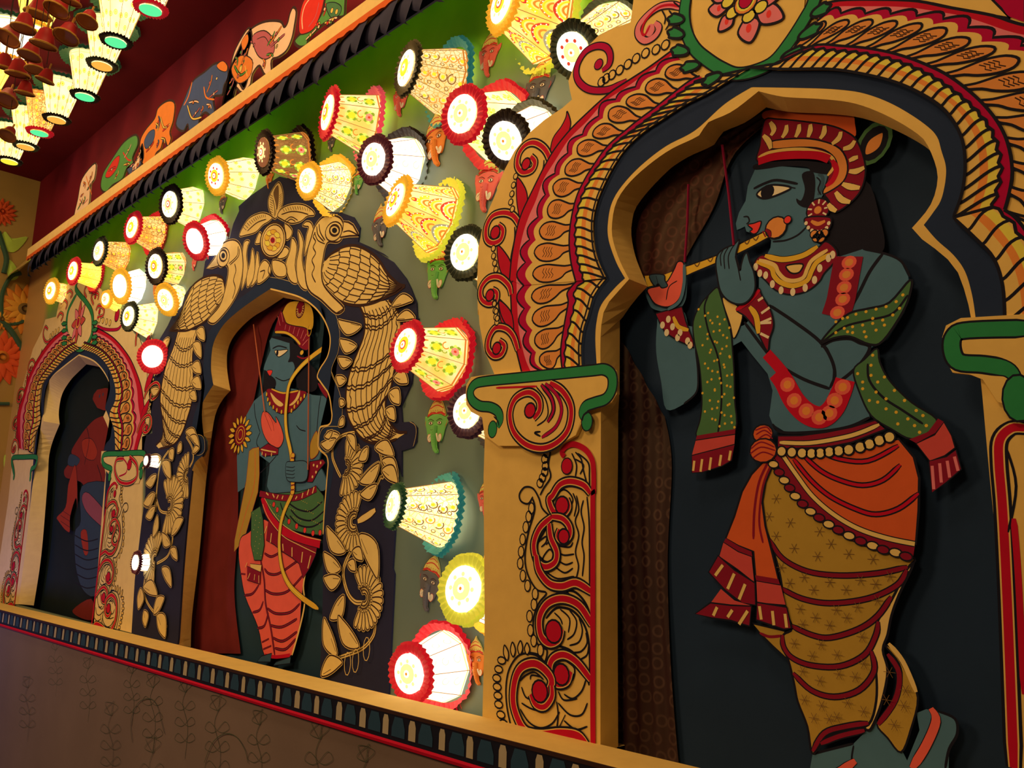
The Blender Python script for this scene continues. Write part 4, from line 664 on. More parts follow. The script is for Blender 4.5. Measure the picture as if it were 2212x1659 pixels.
# waistcloth
A = Art(YF3, .0022)
A.f('mus', 'Q 790,840 960,880 950,940 985,1035 900,960 830,890', sm=False, ol=3); A.st('dred', 6, 'Q 830,890 880,910 950,905')
A.f('mus', 'Q 1490,960 1560,1050 1570,1150 1500,1300 1445,1370 1500,1440 1570,1515 1620,1400 1658,1230 1600,1100 1530,980', ol=3); A.st('c2', 9, 'Q 1505,945 1580,1040 1650,1200'); A.st('dred', 9, 'Q 1500,1000 1560,1100 1540,1240 1450,1370', under='blk', uw=3)
A.f('c2', 'Q 1638,505 1622,560 1560,690 1520,800 1500,900 1475,980 1500,1090 1470,1250 1425,1370 1400,1400 1380,1370 1430,1250 1430,1100 1400,970 1440,830 1520,720 1590,570', ol=4)
A.f('mus', 'Q 880,20 860,100 845,200 860,330 900,450 940,600 960,750 1000,865 955,900 945,960 980,1030 1010,1150 1030,1250 1080,1380 1105,1520 1150,1470 1200,1420 1300,1390 1400,1370 1440,1250 1440,1100 1412,980 1450,880 1452,820 1520,720 1600,560 1640,500 1500,470 1300,390 1150,290 1000,150 920,50', ol=4)
for t in ('880,400 950,500 1080,568 1250,590 1450,578 1605,545', '940,655 1050,710 1200,735 1400,710 1550,640 1600,560', '990,850 1100,900 1200,915 1350,870 1450,800 1520,700', '950,900 955,960 1000,1020 1100,1060 1250,1065 1380,1005 1440,900 1450,830', '1005,1100 1100,1190 1220,1225 1350,1190 1430,1090 1415,985', '1108,1510 1170,1415 1280,1380 1400,1362', '1150,1470 1250,1430 1380,1400'): A.st('dred', 8, 'Q ' + t, under='blk', uw=5)
for i, t in enumerate('918,188 880,282 992,314 1145,360 918,384 1205,425 1012,448 1135,490 1298,478 1425,505 945,548 1065,600 990,630 1200,625 1115,665 1285,665 1360,615 1440,635 1515,595 1045,765 1125,810 1235,770 1345,755 1450,720 1060,845 1200,850 1290,810 1015,945 1155,950 1110,1010 1240,1005 1370,910 1060,1090 1150,1140 1250,1105 1380,1050 1335,1120 1070,1240 1160,1270 1295,1255 1380,1300 1240,1330 1120,1335 1200,1340 1515,1095 1600,1190 1590,1270 1500,1240 1540,1370'.split()):
    c = P(*pts('Q ' + t)[0], YF3)
    for a in (0, 1.05, 2.1): A.st('brown', 1.8, [(c.x + .011 * math.cos(a), c.z + .011 * math.sin(a)), (c.x - .011 * math.cos(a), c.z - .011 * math.sin(a))], raw=True, sm=False)
A.build('lower_garment', f3, 'mustard lower garment with small stars')
A = Art(YF3, .0042)
A.f('dorg', 'Q 930,-40 860,-15 790,60 740,150 700,280 655,395 720,435 800,465 812,600 930,612 900,480 862,330 845,200 862,100 900,10', ol=4, sm=False); A.st('dred', 6, 'Q 880,-10 830,100 805,250 800,400'); A.st('dred', 5, 'Q 900,-5 850,120 830,300 850,420')
A.f('dred', 'Q 655,395 720,435 790,465 795,495 720,468 642,418', sm=False); A.f('rose', 'Q 642,415 720,465 792,492 805,625 720,560 620,490', sm=False, ol=2); A.f('dred', 'Q 615,485 700,560 808,628 812,745 740,735 650,665 565,572', sm=False, ol=3); A.f('rose', 'Q 630,660 700,720 790,748 750,770 640,740 575,735', sm=False); A.f('dred', 'Q 575,732 680,745 790,750 780,855 680,825 580,812 495,790', sm=False, ol=3)
for t in ('640,535 600,590', '700,580 665,660', '757,635 725,715', '610,755 590,800', '690,770 665,808', '770,775 725,845'): A.st('c2', 12, 'Q ' + t, sm=False, under='blk', uw=2)
A.f('dred', 'Q 810,588 930,608 942,642 815,618', sm=False); A.f('rose', 'Q 815,618 945,640 970,745 820,732', sm=False, ol=2); A.f('dred', 'Q 820,730 975,755 1000,865 960,872 815,822', sm=False, ol=3)
for t in ('832,750 842,820', '900,775 908,850', '966,790 975,862'): A.st('c2', 11, 'Q ' + t, sm=False, under='blk', uw=2)
A.build('cloth_tail', f3)
A = Art(YF3, .0046)
A.f('dorg', 'Q 940,-70 1100,-90 1300,-85 1560,-125 1640,-30 1668,80 1665,250 1650,425 1500,400 1350,345 1200,255 1090,150 1010,40', sm=False, ol=4)
for t in ('1060,-40 1150,40 1250,90 1370,118 1480,90 1570,10', '1010,-20 1100,90 1200,175 1330,240 1440,270 1560,240 1665,160', '1150,-60 1250,-20 1400,-10 1560,-90'): A.st('red', 6, 'Q ' + t, under='blk', uw=4)
A.st('dred', 24, 'Q 930,-50 1000,70 1090,190 1220,310 1350,385 1500,435 1640,470', taper=1, under='blk', uw=4); A.st('c2', 8, 'Q 950,-45 1030,70 1110,175 1220,270 1350,345 1500,395 1645,425', taper=1, under='blk', uw=2)
for i, t in enumerate('905,8 935,50 962,92 990,132 1020,175 1058,215 1100,255 1145,288 1195,322 1245,352 1302,382 1362,410 1425,434 1480,455 1545,470 1600,490'.split()): A.e('c2' if i % 2 == 0 else 'dred', 'Q ' + t, 12, 8, rot=-10, ol=2.5)
A.f('dred', 'O 1060,1222 1200,1220 1350,1200 1500,1170 1640,1128 1700,1185 1500,1262 1350,1292 1060,1300', sm=False, ol=3); A.st('c2', 8, 'O 1070,1262 1250,1265 1450,1232 1560,1200 1665,1155', under='blk', uw=2)
A.e('c2', 'O 1082,1315 1143,1320 1204,1325 1260,1327 1312,1325 1366,1318 1422,1312 1482,1305 1550,1290 1606,1272 1665,1250 1725,1230', 11, 11, ol=3)
A.build('waistcloth', f3)
A = Art(YF3, .0062); A.e('dorg', 'O 970,1210', 24, 20, ol=3); A.e('dorg', 'O 972,1310', 32, 26, ol=3)
for t in ('925,1190 990,1170 1020,1200', '930,1215 980,1190 1025,1220', '945,1240 990,1215 1030,1240', '900,1300 960,1260 1040,1290', '895,1330 960,1290 1045,1310', '910,1355 970,1320 1035,1340'): A.st('dred', 3, 'O ' + t)
A.build('knot', f3)
A = Art(YF3, .0010); A.st('clay', 15, 'Q 1725,1285 1752,1350 1700,1480 1625,1600', under='blk', uw=3); A.st('clay', 15, 'Q 1065,1620 1200,1640 1330,1560', under='blk', uw=3); A.build('anklet', f3)
A = Art(YF3, .0024); A.board('gold', 'H 360,1095 500,1085 640,1030 860,950 1010,875 1180,790 1220,820 1100,895 1000,942 820,1020 640,1095 500,1140 375,1170', .0015); A.st('blk', 3, 'H 640,1030 860,950 1010,875 1180,790'); A.st('blk', 3, 'H 1220,825 1000,942 640,1095')
A.e('org', 'H 1255,765', 26, 25, ol=3); A.e('lred', 'H 1335,712', 9, 9, ol=2); A.st('dred', 8, 'H 1185,780 1210,800 1215,830', under='blk', uw=2); A.st('dred', 5, 'H 1165,790 1185,830')
for t in ('700,1008', '790,975', '1040,855', '1100,830'): x, y = map(int, t.split(',')); A.st('brown', 3, 'H %d,%d %d,%d %d,%d' % (x, y + 6, x + 20, y + 22, x + 38, y - 10))
A.build('flute', f3)
A = Art(YF3, .0044); A.f('skin', 'H 848,1010 862,950 900,915 940,895 975,880 1010,850 985,950 1000,1010 1015,1060 1022,1020 1040,960 1062,940 1080,1000 1110,1080 1115,1190 1065,1270 1000,1290 930,1262 880,1200 858,1100', ol=3.5)
for t in ('900,920 880,960 885,1030', '935,900 905,960 910,1050', '972,885 935,960 940,1050', '980,960 1000,1040 1018,1130'): A.st('blk', 2.5, 'H ' + t)
A.build('near_hand', f3)
A = Art(YF3, .0044); A.f('clay', 'H 385,1185 500,1150 560,1060 590,1000 632,1020 620,1180 590,1265 520,1308 440,1290 400,1240', ol=3); A.f('skinD', 'H 395,1092 490,1088 500,1125 520,1165 480,1178 455,1150 430,1165', ol=2.5); A.st('blk', 2, 'H 440,1095 455,1150'); A.st('blk', 2.2, 'H 585,1130 530,1170 510,1260'); A.st('skin', 9, 'H 632,1020 632,1150 600,1270 520,1325'); A.build('far_hand', f3)
A = MB()
for a, b in (('H 655,470', 'H 630,1000'), ('H 885,200', 'H 965,885')):
    p, q = P(*pts(a)[0], YF3 - .004), P(*pts(b)[0], YF3 - .004); A.tube([p, (p + q) / 2 + Vector((.002, 0, 0)), q], .0032, paint('string_red', (120, 14, 30)), 6)
A.build('string', f3)
# ------------------------------------------------------------------ the archer
f2 = empty('painted_figure', (-3.5, 1.89, SILL), 'blue-skinned archer with a tall bow and red pleated garment in the middle arch', 'painted figure')
Y2 = 1.886
A = Art(Y2, 0); A.board('skin', 'J 640,460 660,430 820,450 850,500 880,600 870,650 820,800 800,860 900,880 1000,920 1100,930 1160,980 1180,1200 1100,1300 1060,1500 1150,1700 1100,1740 980,1740 880,1790 650,1770 620,1700 640,1500 560,1440 500,1480 440,1700 370,1750 362,1450 400,1180 450,1080 510,970 620,880 690,865 690,800 650,815 655,775 640,745 650,735 620,730 590,702 600,660 620,610 650,540', .006)
for w, t in ((4.5, 'J 510,990 520,1100 560,1240'), (4.5, 'J 560,1240 530,1330 570,1400'), (4.5, 'J 1080,920 1060,1050 1040,1250 1000,1330'), (4, 'J 870,1180 900,1215 950,1230'), (4, 'J 640,1500 630,1600 600,1700'), (4, 'J 700,1440 600,1550 480,1659'), (4, 'J 690,770 760,800 830,775'), (3, 'J 640,790 690,800'), (3.5, 'J 500,1480 460,1600 430,1700')): A.st('blk', w, t)
A.build('body', f2)
A = Art(Y2, .0006); A.f('blk', 'J 815,455 850,480 900,520 950,620 1040,720 1050,850 1000,895 930,880 880,860 870,800 860,700 840,640 800,640 815,590', ol=0); A.f('blk', 'J 655,430 690,420 800,430 850,470 820,480 720,450'); A.f('blk', 'J 600,710 640,745 690,790 690,850 620,880 580,900 590,800'); A.build('hair', f2)
A = Art(Y2, .0008); A.f('whitep', 'J 685,545 730,540 798,535 760,575 715,595', ol=3); A.e('blk', 'J 708,565', 11, 14); A.st('blk', 4.5, 'J 668,525 720,503 790,520'); A.f('lred', 'J 622,715 665,712 655,750 640,755', ol=2); A.build('face_features', f2)
A = Art(Y2, .0012); A.f('gold', 'J 740,290 770,180 820,130 900,125 980,150 1015,230 1010,350 960,360 880,340 800,320'); A.f('dred', 'J 685,380 705,300 740,200 770,270 790,310 850,330 950,350 985,400 985,500 960,540 905,520 860,460 800,410 720,400', ol=3)
A.st('gold', 11, 'J 690,385 780,390 850,430 905,490', under='blk', uw=2); A.e('dred', 'J 905,190', 36, 40, ol=3); 
c = P(*pts('J 905,190')[0], Y2)
for i in range(11): a = -3.3 + i * .36; A.e('pink', [(0, 0)], 1, 1) if 0 else A.st('c2', 8, [(c.x + .018 * math.cos(a), c.z + .02 * math.sin(a)), (c.x + .032 * math.cos(a), c.z + .036 * math.sin(a))], raw=True, sm=False, under='dred', uw=2)
for t in ('715,250 735,330', '745,220 760,300', '785,320 775,365', '820,330 810,380', '860,340 845,400', '900,355 880,420', '935,370 910,440', '960,400 930,460', '970,450 925,500'): A.st('pink', 6, 'J ' + t, sm=False)
A.e(None, 'J 985,370', 16, 26, ol=4, olc='gold'); A.e('gold', 'J 920,560', 16, 12, ol=3); A.st('dred', 7, 'J 880,590 930,610 990,590'); A.build('crown', f2)
A = Art(Y2, .0012); A.f('dred', 'J 615,890 660,865 760,900 880,880 960,900 910,990 840,1060 740,1082 660,1020', ol=3); A.st('gold', 7, 'J 660,870 760,905 890,885'); A.f('c2', 'J 650,900 700,950 760,1000 730,1020 680,980'); A.f('c2', 'J 900,880 860,960 810,1010 850,1000 895,940')
A.e('gold', 'J 618,915 628,960 645,995 675,1025 705,1050 745,1065 830,1055 855,1020 885,985 910,955 940,930', 8, 11, ol=2); A.build('necklace', f2)
A = Art(Y2, .0010); A.e('dred', 'J 395,1260', 60, 55, ol=3)
c = P(*pts('J 390,1260')[0], Y2)
for i in range(16): a = i * .3927; A.leaf('gold', [(c.x + .056 * math.cos(a), c.z + .05 * math.sin(a))], [(c.x + .115 * math.cos(a), c.z + .092 * math.sin(a))], 22, ol=2.5, raw=True)
A.e(None, 'J 395,1260', 42, 40, ol=4, olc='gold'); A.e(None, 'J 395,1260', 24, 24, ol=4, olc='gold'); A.build('armlet', f2, 'sunflower armlet')
A = Art(Y2, .0014); A.f('clay', 'J 580,1080 600,1060 640,1080 700,1160 695,1105 722,1150 750,1220 762,1300 720,1372 640,1335 590,1250 570,1150', ol=3)
for t in ('600,1080 640,1180 660,1230', '630,1080 670,1160 680,1230', '660,1110 690,1170'): A.st('dred', 2.4, 'J ' + t)
A.build('raised_hand', f2)
A = Art(Y2, .0016); A.f('dred', 'J 555,1385 630,1335 720,1380 715,1430 640,1440 590,1445', sm=False, ol=3); A.st('c2', 6, 'J 570,1385 640,1400 700,1410'); A.e('c2', 'J 580,1420 610,1435 660,1430', 4, 9); A.build('bracelet', f2); A = Art(Y2, .0016); A.f('dred', 'J 985,1490 1100,1470 1120,1500 1060,1570 1010,1665 965,1665', sm=False, ol=3); A.e('c2', 'J 1020,1520 1050,1530 1080,1500 1040,1580 1010,1620', 6, 6); A.build('bracelet', f2)
A = Art(Y2, .0018); A.f('mus', 'L 470,-101 500,-125 555,-135 558,100 545,250 500,400 430,650 342,760 345,660 400,380 445,150', sm=False, ol=3, olc='dred'); A.st('lred', 3, 'L 520,-110 520,100 500,250 440,430 380,650'); A.build('scarf', f2); A = Art(Y2, .0018); A.f('mus', 'J 1000,1310 1050,1230 1065,1400 1000,1470 985,1400', ol=3, olc='dred'); A.build('scarf', f2, 'mustard cloth at the archer side'); A = Art(Y2, .0018); A.f('dred', 'J 1055,820 1090,840 1150,930 1160,980 1090,900', ol=2); A.build('scarf', f2, 'red strap at the shoulder')
A = Art(Y2, .0020)
A.f('clay', 'L 380,770 400,640 470,590 600,480 700,600 800,760 945,860 930,1050 915,1200 900,1400 835,1640 700,1655 600,1640 545,1400 440,1150 400,950', ol=4)
for t in ('600,770 660,800 740,760', '600,900 640,945 720,945 850,860 890,830', '600,1080 680,1118 800,1095 930,960', '625,1240 700,1285 820,1275 905,1200', '650,1385 750,1400 880,1330', '395,945 440,950', '430,1130 500,1115 555,1040', '500,1275 560,1255 592,1180', '540,1410 600,1390 635,1280', '670,1490 760,1520 880,1440', '580,1530 640,1500', '690,1580 780,1590 870,1500', '590,1590 660,1560', '570,830 600,1000 612,1200 655,1400 690,1640'): A.st('dred', 6, 'L ' + t, under='blk', uw=4)
A.st('c2', 10, 'L 960,900 935,1050 945,1200 905,1400 838,1640'); A.st('red', 14, 'L 605,1640 700,1655 820,1640', taper=1); A.build('pleated_garment', f2)
A = Art(Y2, .0036); A.f('skinD', 'R 1790,560 1860,540 1850,600 1760,600', sm=False, ol=3); A.f('skinD', 'R 1890,600 1990,565 1985,610 1870,625', sm=False, ol=3); A.build('feet', f2)
A = Art(Y2, .0040); A.f('dred', 'L 640,480 800,600 1060,690 1040,790 990,900 935,985 900,860 840,810 760,760 690,700 620,660', sm=False, ol=3)
for t in ('625,540 605,600', '665,600 655,680', '760,690 765,750', '840,720 840,800', '930,760 920,850', '1000,790 975,900'): A.st('c2', 11, 'L ' + t, sm=False)
A.f('olive', 'L 560,250 700,260 900,245 1050,205 1110,280 1128,450 1095,620 950,600 780,560 690,490 620,390', sm=False, ol=3)
for t in ('820,350 900,400 1000,410 1100,330', '830,400 900,470 1010,490 1115,410', '820,450 900,530 1010,545 1110,490', '740,340 770,420 830,500'): A.st('blk', 6, 'L ' + t)
A.e('gold', [(420 + (650 + (i * 53) % 440) / 3.95, 1000 + (290 + (i * 89) % 240) / 3.95) for i in range(44)], 2, 2, n=5)
A.st('red', 34, 'L 590,290 630,420 710,530 800,600 930,650 1080,690', taper=1, under='blk', uw=5); A.st('c2', 3, 'L 590,350 640,470 760,620 900,700 1045,770'); A.st('c2', 3, 'L 600,290 680,430 780,540 930,620 1090,660'); A.e('lred', 'L 685,355 715,400 765,470 815,500 880,540 950,575 1020,600 1080,595', 12, 12, ol=2)
A.st('dred', 26, 'L 565,262 700,290 820,300 920,285 1050,220', taper=1, under='blk', uw=4)
for t in ('620,255 640,275', '675,265 690,295', '725,275 710,305', '765,280 755,310', '885,285 870,310', '935,255 925,300', '985,225 970,275', '1030,205 1015,260'): A.st('c2', 11, 'L ' + t, sm=False)
A.build('waistcloth', f2)
A = Art(Y2, .0056); A.f('olive', 'L 495,420 570,370 595,480 605,700 582,830 520,830 492,700', sm=False, ol=3); A.f('c2', 'L 485,860 582,870 575,930 490,905', sm=False, ol=2); A.f('dred', 'L 460,880 575,932 570,1035 460,1000', sm=False, ol=2)
for t in ('460,850 445,890', '485,940 465,990', '525,950 520,1000', '560,960 560,1025'): A.st('c2', 7, 'L ' + t, sm=False)
A.e('c2', [(420 + (510 + (i * 31) % 70) / 3.95, 1000 + (430 + i * 20) / 3.95) for i in range(19)], 2, 2, n=5); A.build('sash', f2)
A = Art(Y2, .0064); A.st('gold', 22, 'J 1140,505 1020,590 920,680 850,770 815,850 800,950 788,1100 798,1250 835,1430 L 850,170 850,250 800,360 765,450 742,560 735,720 758,900 820,1040 930,1150 1070,1245', under='blk', uw=5, taper=.3); A.st('ylw', 5, 'J 1020,590 920,680 850,770 815,850 800,950 788,1100 798,1250 835,1430'); A.st('ylw', 5, 'L 800,360 765,450 742,560 735,720 758,900 820,1040 930,1150')
A.e('gold', 'J 850,1440 845,1480 L 850,170 850,210 848,250', 16, 12, ol=3, olc='dred'); A.build('bow', f2)
A = Art(Y2, .0072); A.f('skin', 'J 795,1505 850,1490 960,1488 982,1560 960,1655 860,1665 800,1640', ol=3)
for y in (1535, 1565, 1595, 1625): A.st('blk', 2.6, 'J 795,%d 850,%d 870,%d' % (y, y + 6, y - 4))
A.build('gripping_hand', f2)
A = MB()
for a, b in (('J 978,440', 'J 968,1560'), ('J 505,320', 'J 600,1070')):
    p, q = P(*pts(a)[0], Y2 - .009), P(*pts(b)[0], Y2 - .009); A.tube([p, q], .0028, paint('string_ochre', (168, 74, 34)), 6)
A.build('string', f2)
# ------------------------------------------------------------------ far dim figure
f1 = empty('painted_figure', (-5.7, 1.9, SILL), 'dim red-brown dancing figure in the small far arch', 'painted figure')
Y1 = 1.892; PAL.update(fr=(104, 26, 16), fo=(132, 34, 16), fd=(40, 44, 42), fp=(120, 50, 44))
A = Art(Y1, 0); A.board('fr', 'I 800,600 830,560 900,545 960,560 960,700 930,740 880,735 830,715 800,660 790,640', .005); A.f('fr', 'I 830,800 960,790 1000,1000 980,1300 900,1480 760,1450 700,1360 640,1330 560,1310 550,1240 620,1150 610,1080 680,960 740,880', ol=3); A.f('fo', 'I 700,1000 780,980 830,1080 800,1160 720,1130', ol=3); A.f('fd', 'I 600,1110 680,1150 650,1210 580,1200', ol=2); A.e('fd', 'I 850,615 I 880,600', 10, 12); A.st('blk', 6, 'I 740,880 760,1000 720,1200'); A.st('blk', 6, 'I 830,1200 870,1350 820,1430'); A.build('body', f1)
A = Art(Y1, .001); A.f('fo', 'I 640,1200 660,1350 660,1600 K 650,100 600,260 590,400 500,300 490,260 560,180 580,20 I 590,1350', ol=3)
for y in (200, 250, 300, 350): A.st('blk', 4, 'K 520,%d 610,%d' % (y, y + 60))
A.build('scarf', f1)
A = Art(Y1, .001); A.f('fd', 'K 700,0 960,0 960,400 840,900 720,900 650,700 640,400 690,300', ol=3); A.f('fp', 'K 700,100 760,60 960,300 960,420 860,340 740,220', ol=3); A.f('fo', 'K 690,400 740,380 755,560 720,580', ol=2)
for y in (420, 500, 580, 660, 740, 820): A.st('blk', 6, 'K 640,%d 740,%d 840,%d' % (y, y + 50, y + 30))
A.f('fr', 'K 620,1060 780,960 800,1130 700,1130', ol=2); A.build('lower_garment', f1)
# ------------------------------------------------------------------ lit lampshades on the wall between the arches
# translucent painted shades: paint in front of a bulb, so the paint colours are given as emitted light
def shade_mat(name, c1, c2, k, spots=None, sc_=60):
    if name in MATS: return MATS[name]
    m, nt, b = newmat(name); L = nt.links
    tc = nt.nodes.new('ShaderNodeTexCoord'); nz = nt.nodes.new('ShaderNodeTexNoise'); nz.inputs['Scale'].default_value = 9; nz.inputs['Detail'].default_value = 3; L.new(tc.outputs['Object'], nz.inputs['Vector'])
    r = nt.nodes.new('ShaderNodeValToRGB'); r.color_ramp.elements[0].position = .38; r.color_ramp.elements[1].position = .62; r.color_ramp.elements[0].color = (*c1, 1); r.color_ramp.elements[1].color = (*c2, 1); L.new(nz.outputs['Fac'], r.inputs[0])
    out = r.outputs[0]
    if spots:
        vo = nt.nodes.new('ShaderNodeTexVoronoi'); vo.feature = 'DISTANCE_TO_EDGE'; vo.inputs['Scale'].default_value = sc_; L.new(tc.outputs['Object'], vo.inputs['Vector'])
        rr = nt.nodes.new('ShaderNodeMapRange'); rr.inputs[1].default_value = .03; rr.inputs[2].default_value = .09; rr.inputs[3].default_value = 1; rr.inputs[4].default_value = 0; L.new(vo.outputs['Distance'], rr.inputs[0])
        mx = nt.nodes.new('ShaderNodeMix'); mx.data_type = 'RGBA'; mx.inputs[7].default_value = (*spots, 1); L.new(rr.outputs[0], mx.inputs[0]); L.new(out, mx.inputs[6]); out = mx.outputs[2]
    b.inputs['Base Color'].default_value = (.5, .4, .2, 1); L.new(out, b.inputs['Emission Color']); b.inputs['Emission Strength'].default_value = k; b.inputs['Roughness'].default_value = .5
    MATS[name] = m; return m
ST = {  # style: shade material, motif, motif materials
 'scallop': (('shade_yellow', (1, .50, .06), (1, .80, .3), 1.35, None), 'scallop'), 'ornate': (('shade_cream', (1, .62, .25), (1, .82, .42), 1.05, (.62, .33, .05)), 'curls'),
 'floral': (('shade_floral', (1, .52, .08), (1, .85, .4), 1.15, None), 'flowers'), 'white': (('shade_white', (1, .90, .60), (1, .96, .78), 2.0, None), 'faint'), 'cream': (('shade_white_cream', (1, .82, .36), (1, .95, .65), 1.35, (.9, .6, .15)), 'curls'),
 'green': (('shade_green', (.8, 1, .3), (1, 1, .55), 1.4, None), 'leaves'), 'dim': (('shade_dim', (.23, .07, .02), (.36, .13, .04), .8, (.12, .03, .01)), 'flowers'), 'orange': (('shade_orange', (1, .38, .05), (1, .72, .22), 1.25, (.5, .12, .01)), 'curls'),
 'yellow': (('shade_bright_yellow', (1, .72, .03), (1, .82, .1), 1.6, None), 'faint'), 'dots': (('shade_dots', (1, .78, .3), (1, .93, .5), 1.4, None), 'dots')}
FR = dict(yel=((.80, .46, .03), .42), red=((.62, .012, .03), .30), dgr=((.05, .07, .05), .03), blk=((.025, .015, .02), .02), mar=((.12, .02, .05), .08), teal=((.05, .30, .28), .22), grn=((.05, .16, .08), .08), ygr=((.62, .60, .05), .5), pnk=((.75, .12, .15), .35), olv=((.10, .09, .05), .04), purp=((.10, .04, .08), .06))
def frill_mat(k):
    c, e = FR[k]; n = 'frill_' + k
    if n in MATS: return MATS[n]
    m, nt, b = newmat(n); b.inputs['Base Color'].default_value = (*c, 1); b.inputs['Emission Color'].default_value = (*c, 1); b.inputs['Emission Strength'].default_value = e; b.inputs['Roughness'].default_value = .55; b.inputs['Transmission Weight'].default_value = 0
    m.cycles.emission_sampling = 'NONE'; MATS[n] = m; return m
def gl(n, c, k): return glow(n, c, k, False)
MO = dict(o=('m_orange', (1, .30, .03), .85), y=('m_yellow', (1, .62, .02), 1.25), g=('m_green', (.35, .5, .03), .75), r=('m_red', (.9, .07, .03), .75), b=('m_brown', (.30, .12, .03), .7), w=('m_white', (1, .88, .6), 1.8), k=('m_grey', (.45, .40, .25), .8), lg=('m_lightgreen', (.65, .9, .12), 1.1), f=('m_faint', (.95, .72, .28), 1.3), rim=('m_rim', (.8, .24, .03), .8), p=('m_pink', (1, .32, .2), .9))
def mo(k): return gl(*MO[k])
def frill(M, Cc, ax, u, v, r0, r1, dz, mat, n=30, lobes=15, seed=0):
    """pleated cloth ring round a rim"""
    rnd = random.Random(seed); vs = []; N_ = n * 2
    for i in range(N_):
        a = 2 * math.pi * i / N_; w = (1 if i % 2 else -1)
        d = u * math.cos(a) + v * math.sin(a); rr = r1 * (1 + .02 * math.sin(lobes * a / 2) + rnd.uniform(-.02, .02))
        vs += [Cc + d * r0, Cc + d * ((r0 + rr) / 2) + ax * (dz * .5 + w * .003), Cc + d * rr + ax * (dz + w * .004)]
    fs = []
    for i in range(N_):
        j = (i + 1) % N_
        for k in range(2): fs.append((3 * i + k, 3 * i + k + 1, 3 * j + k + 1, 3 * j + k))
    M.add(vs, fs, mat)
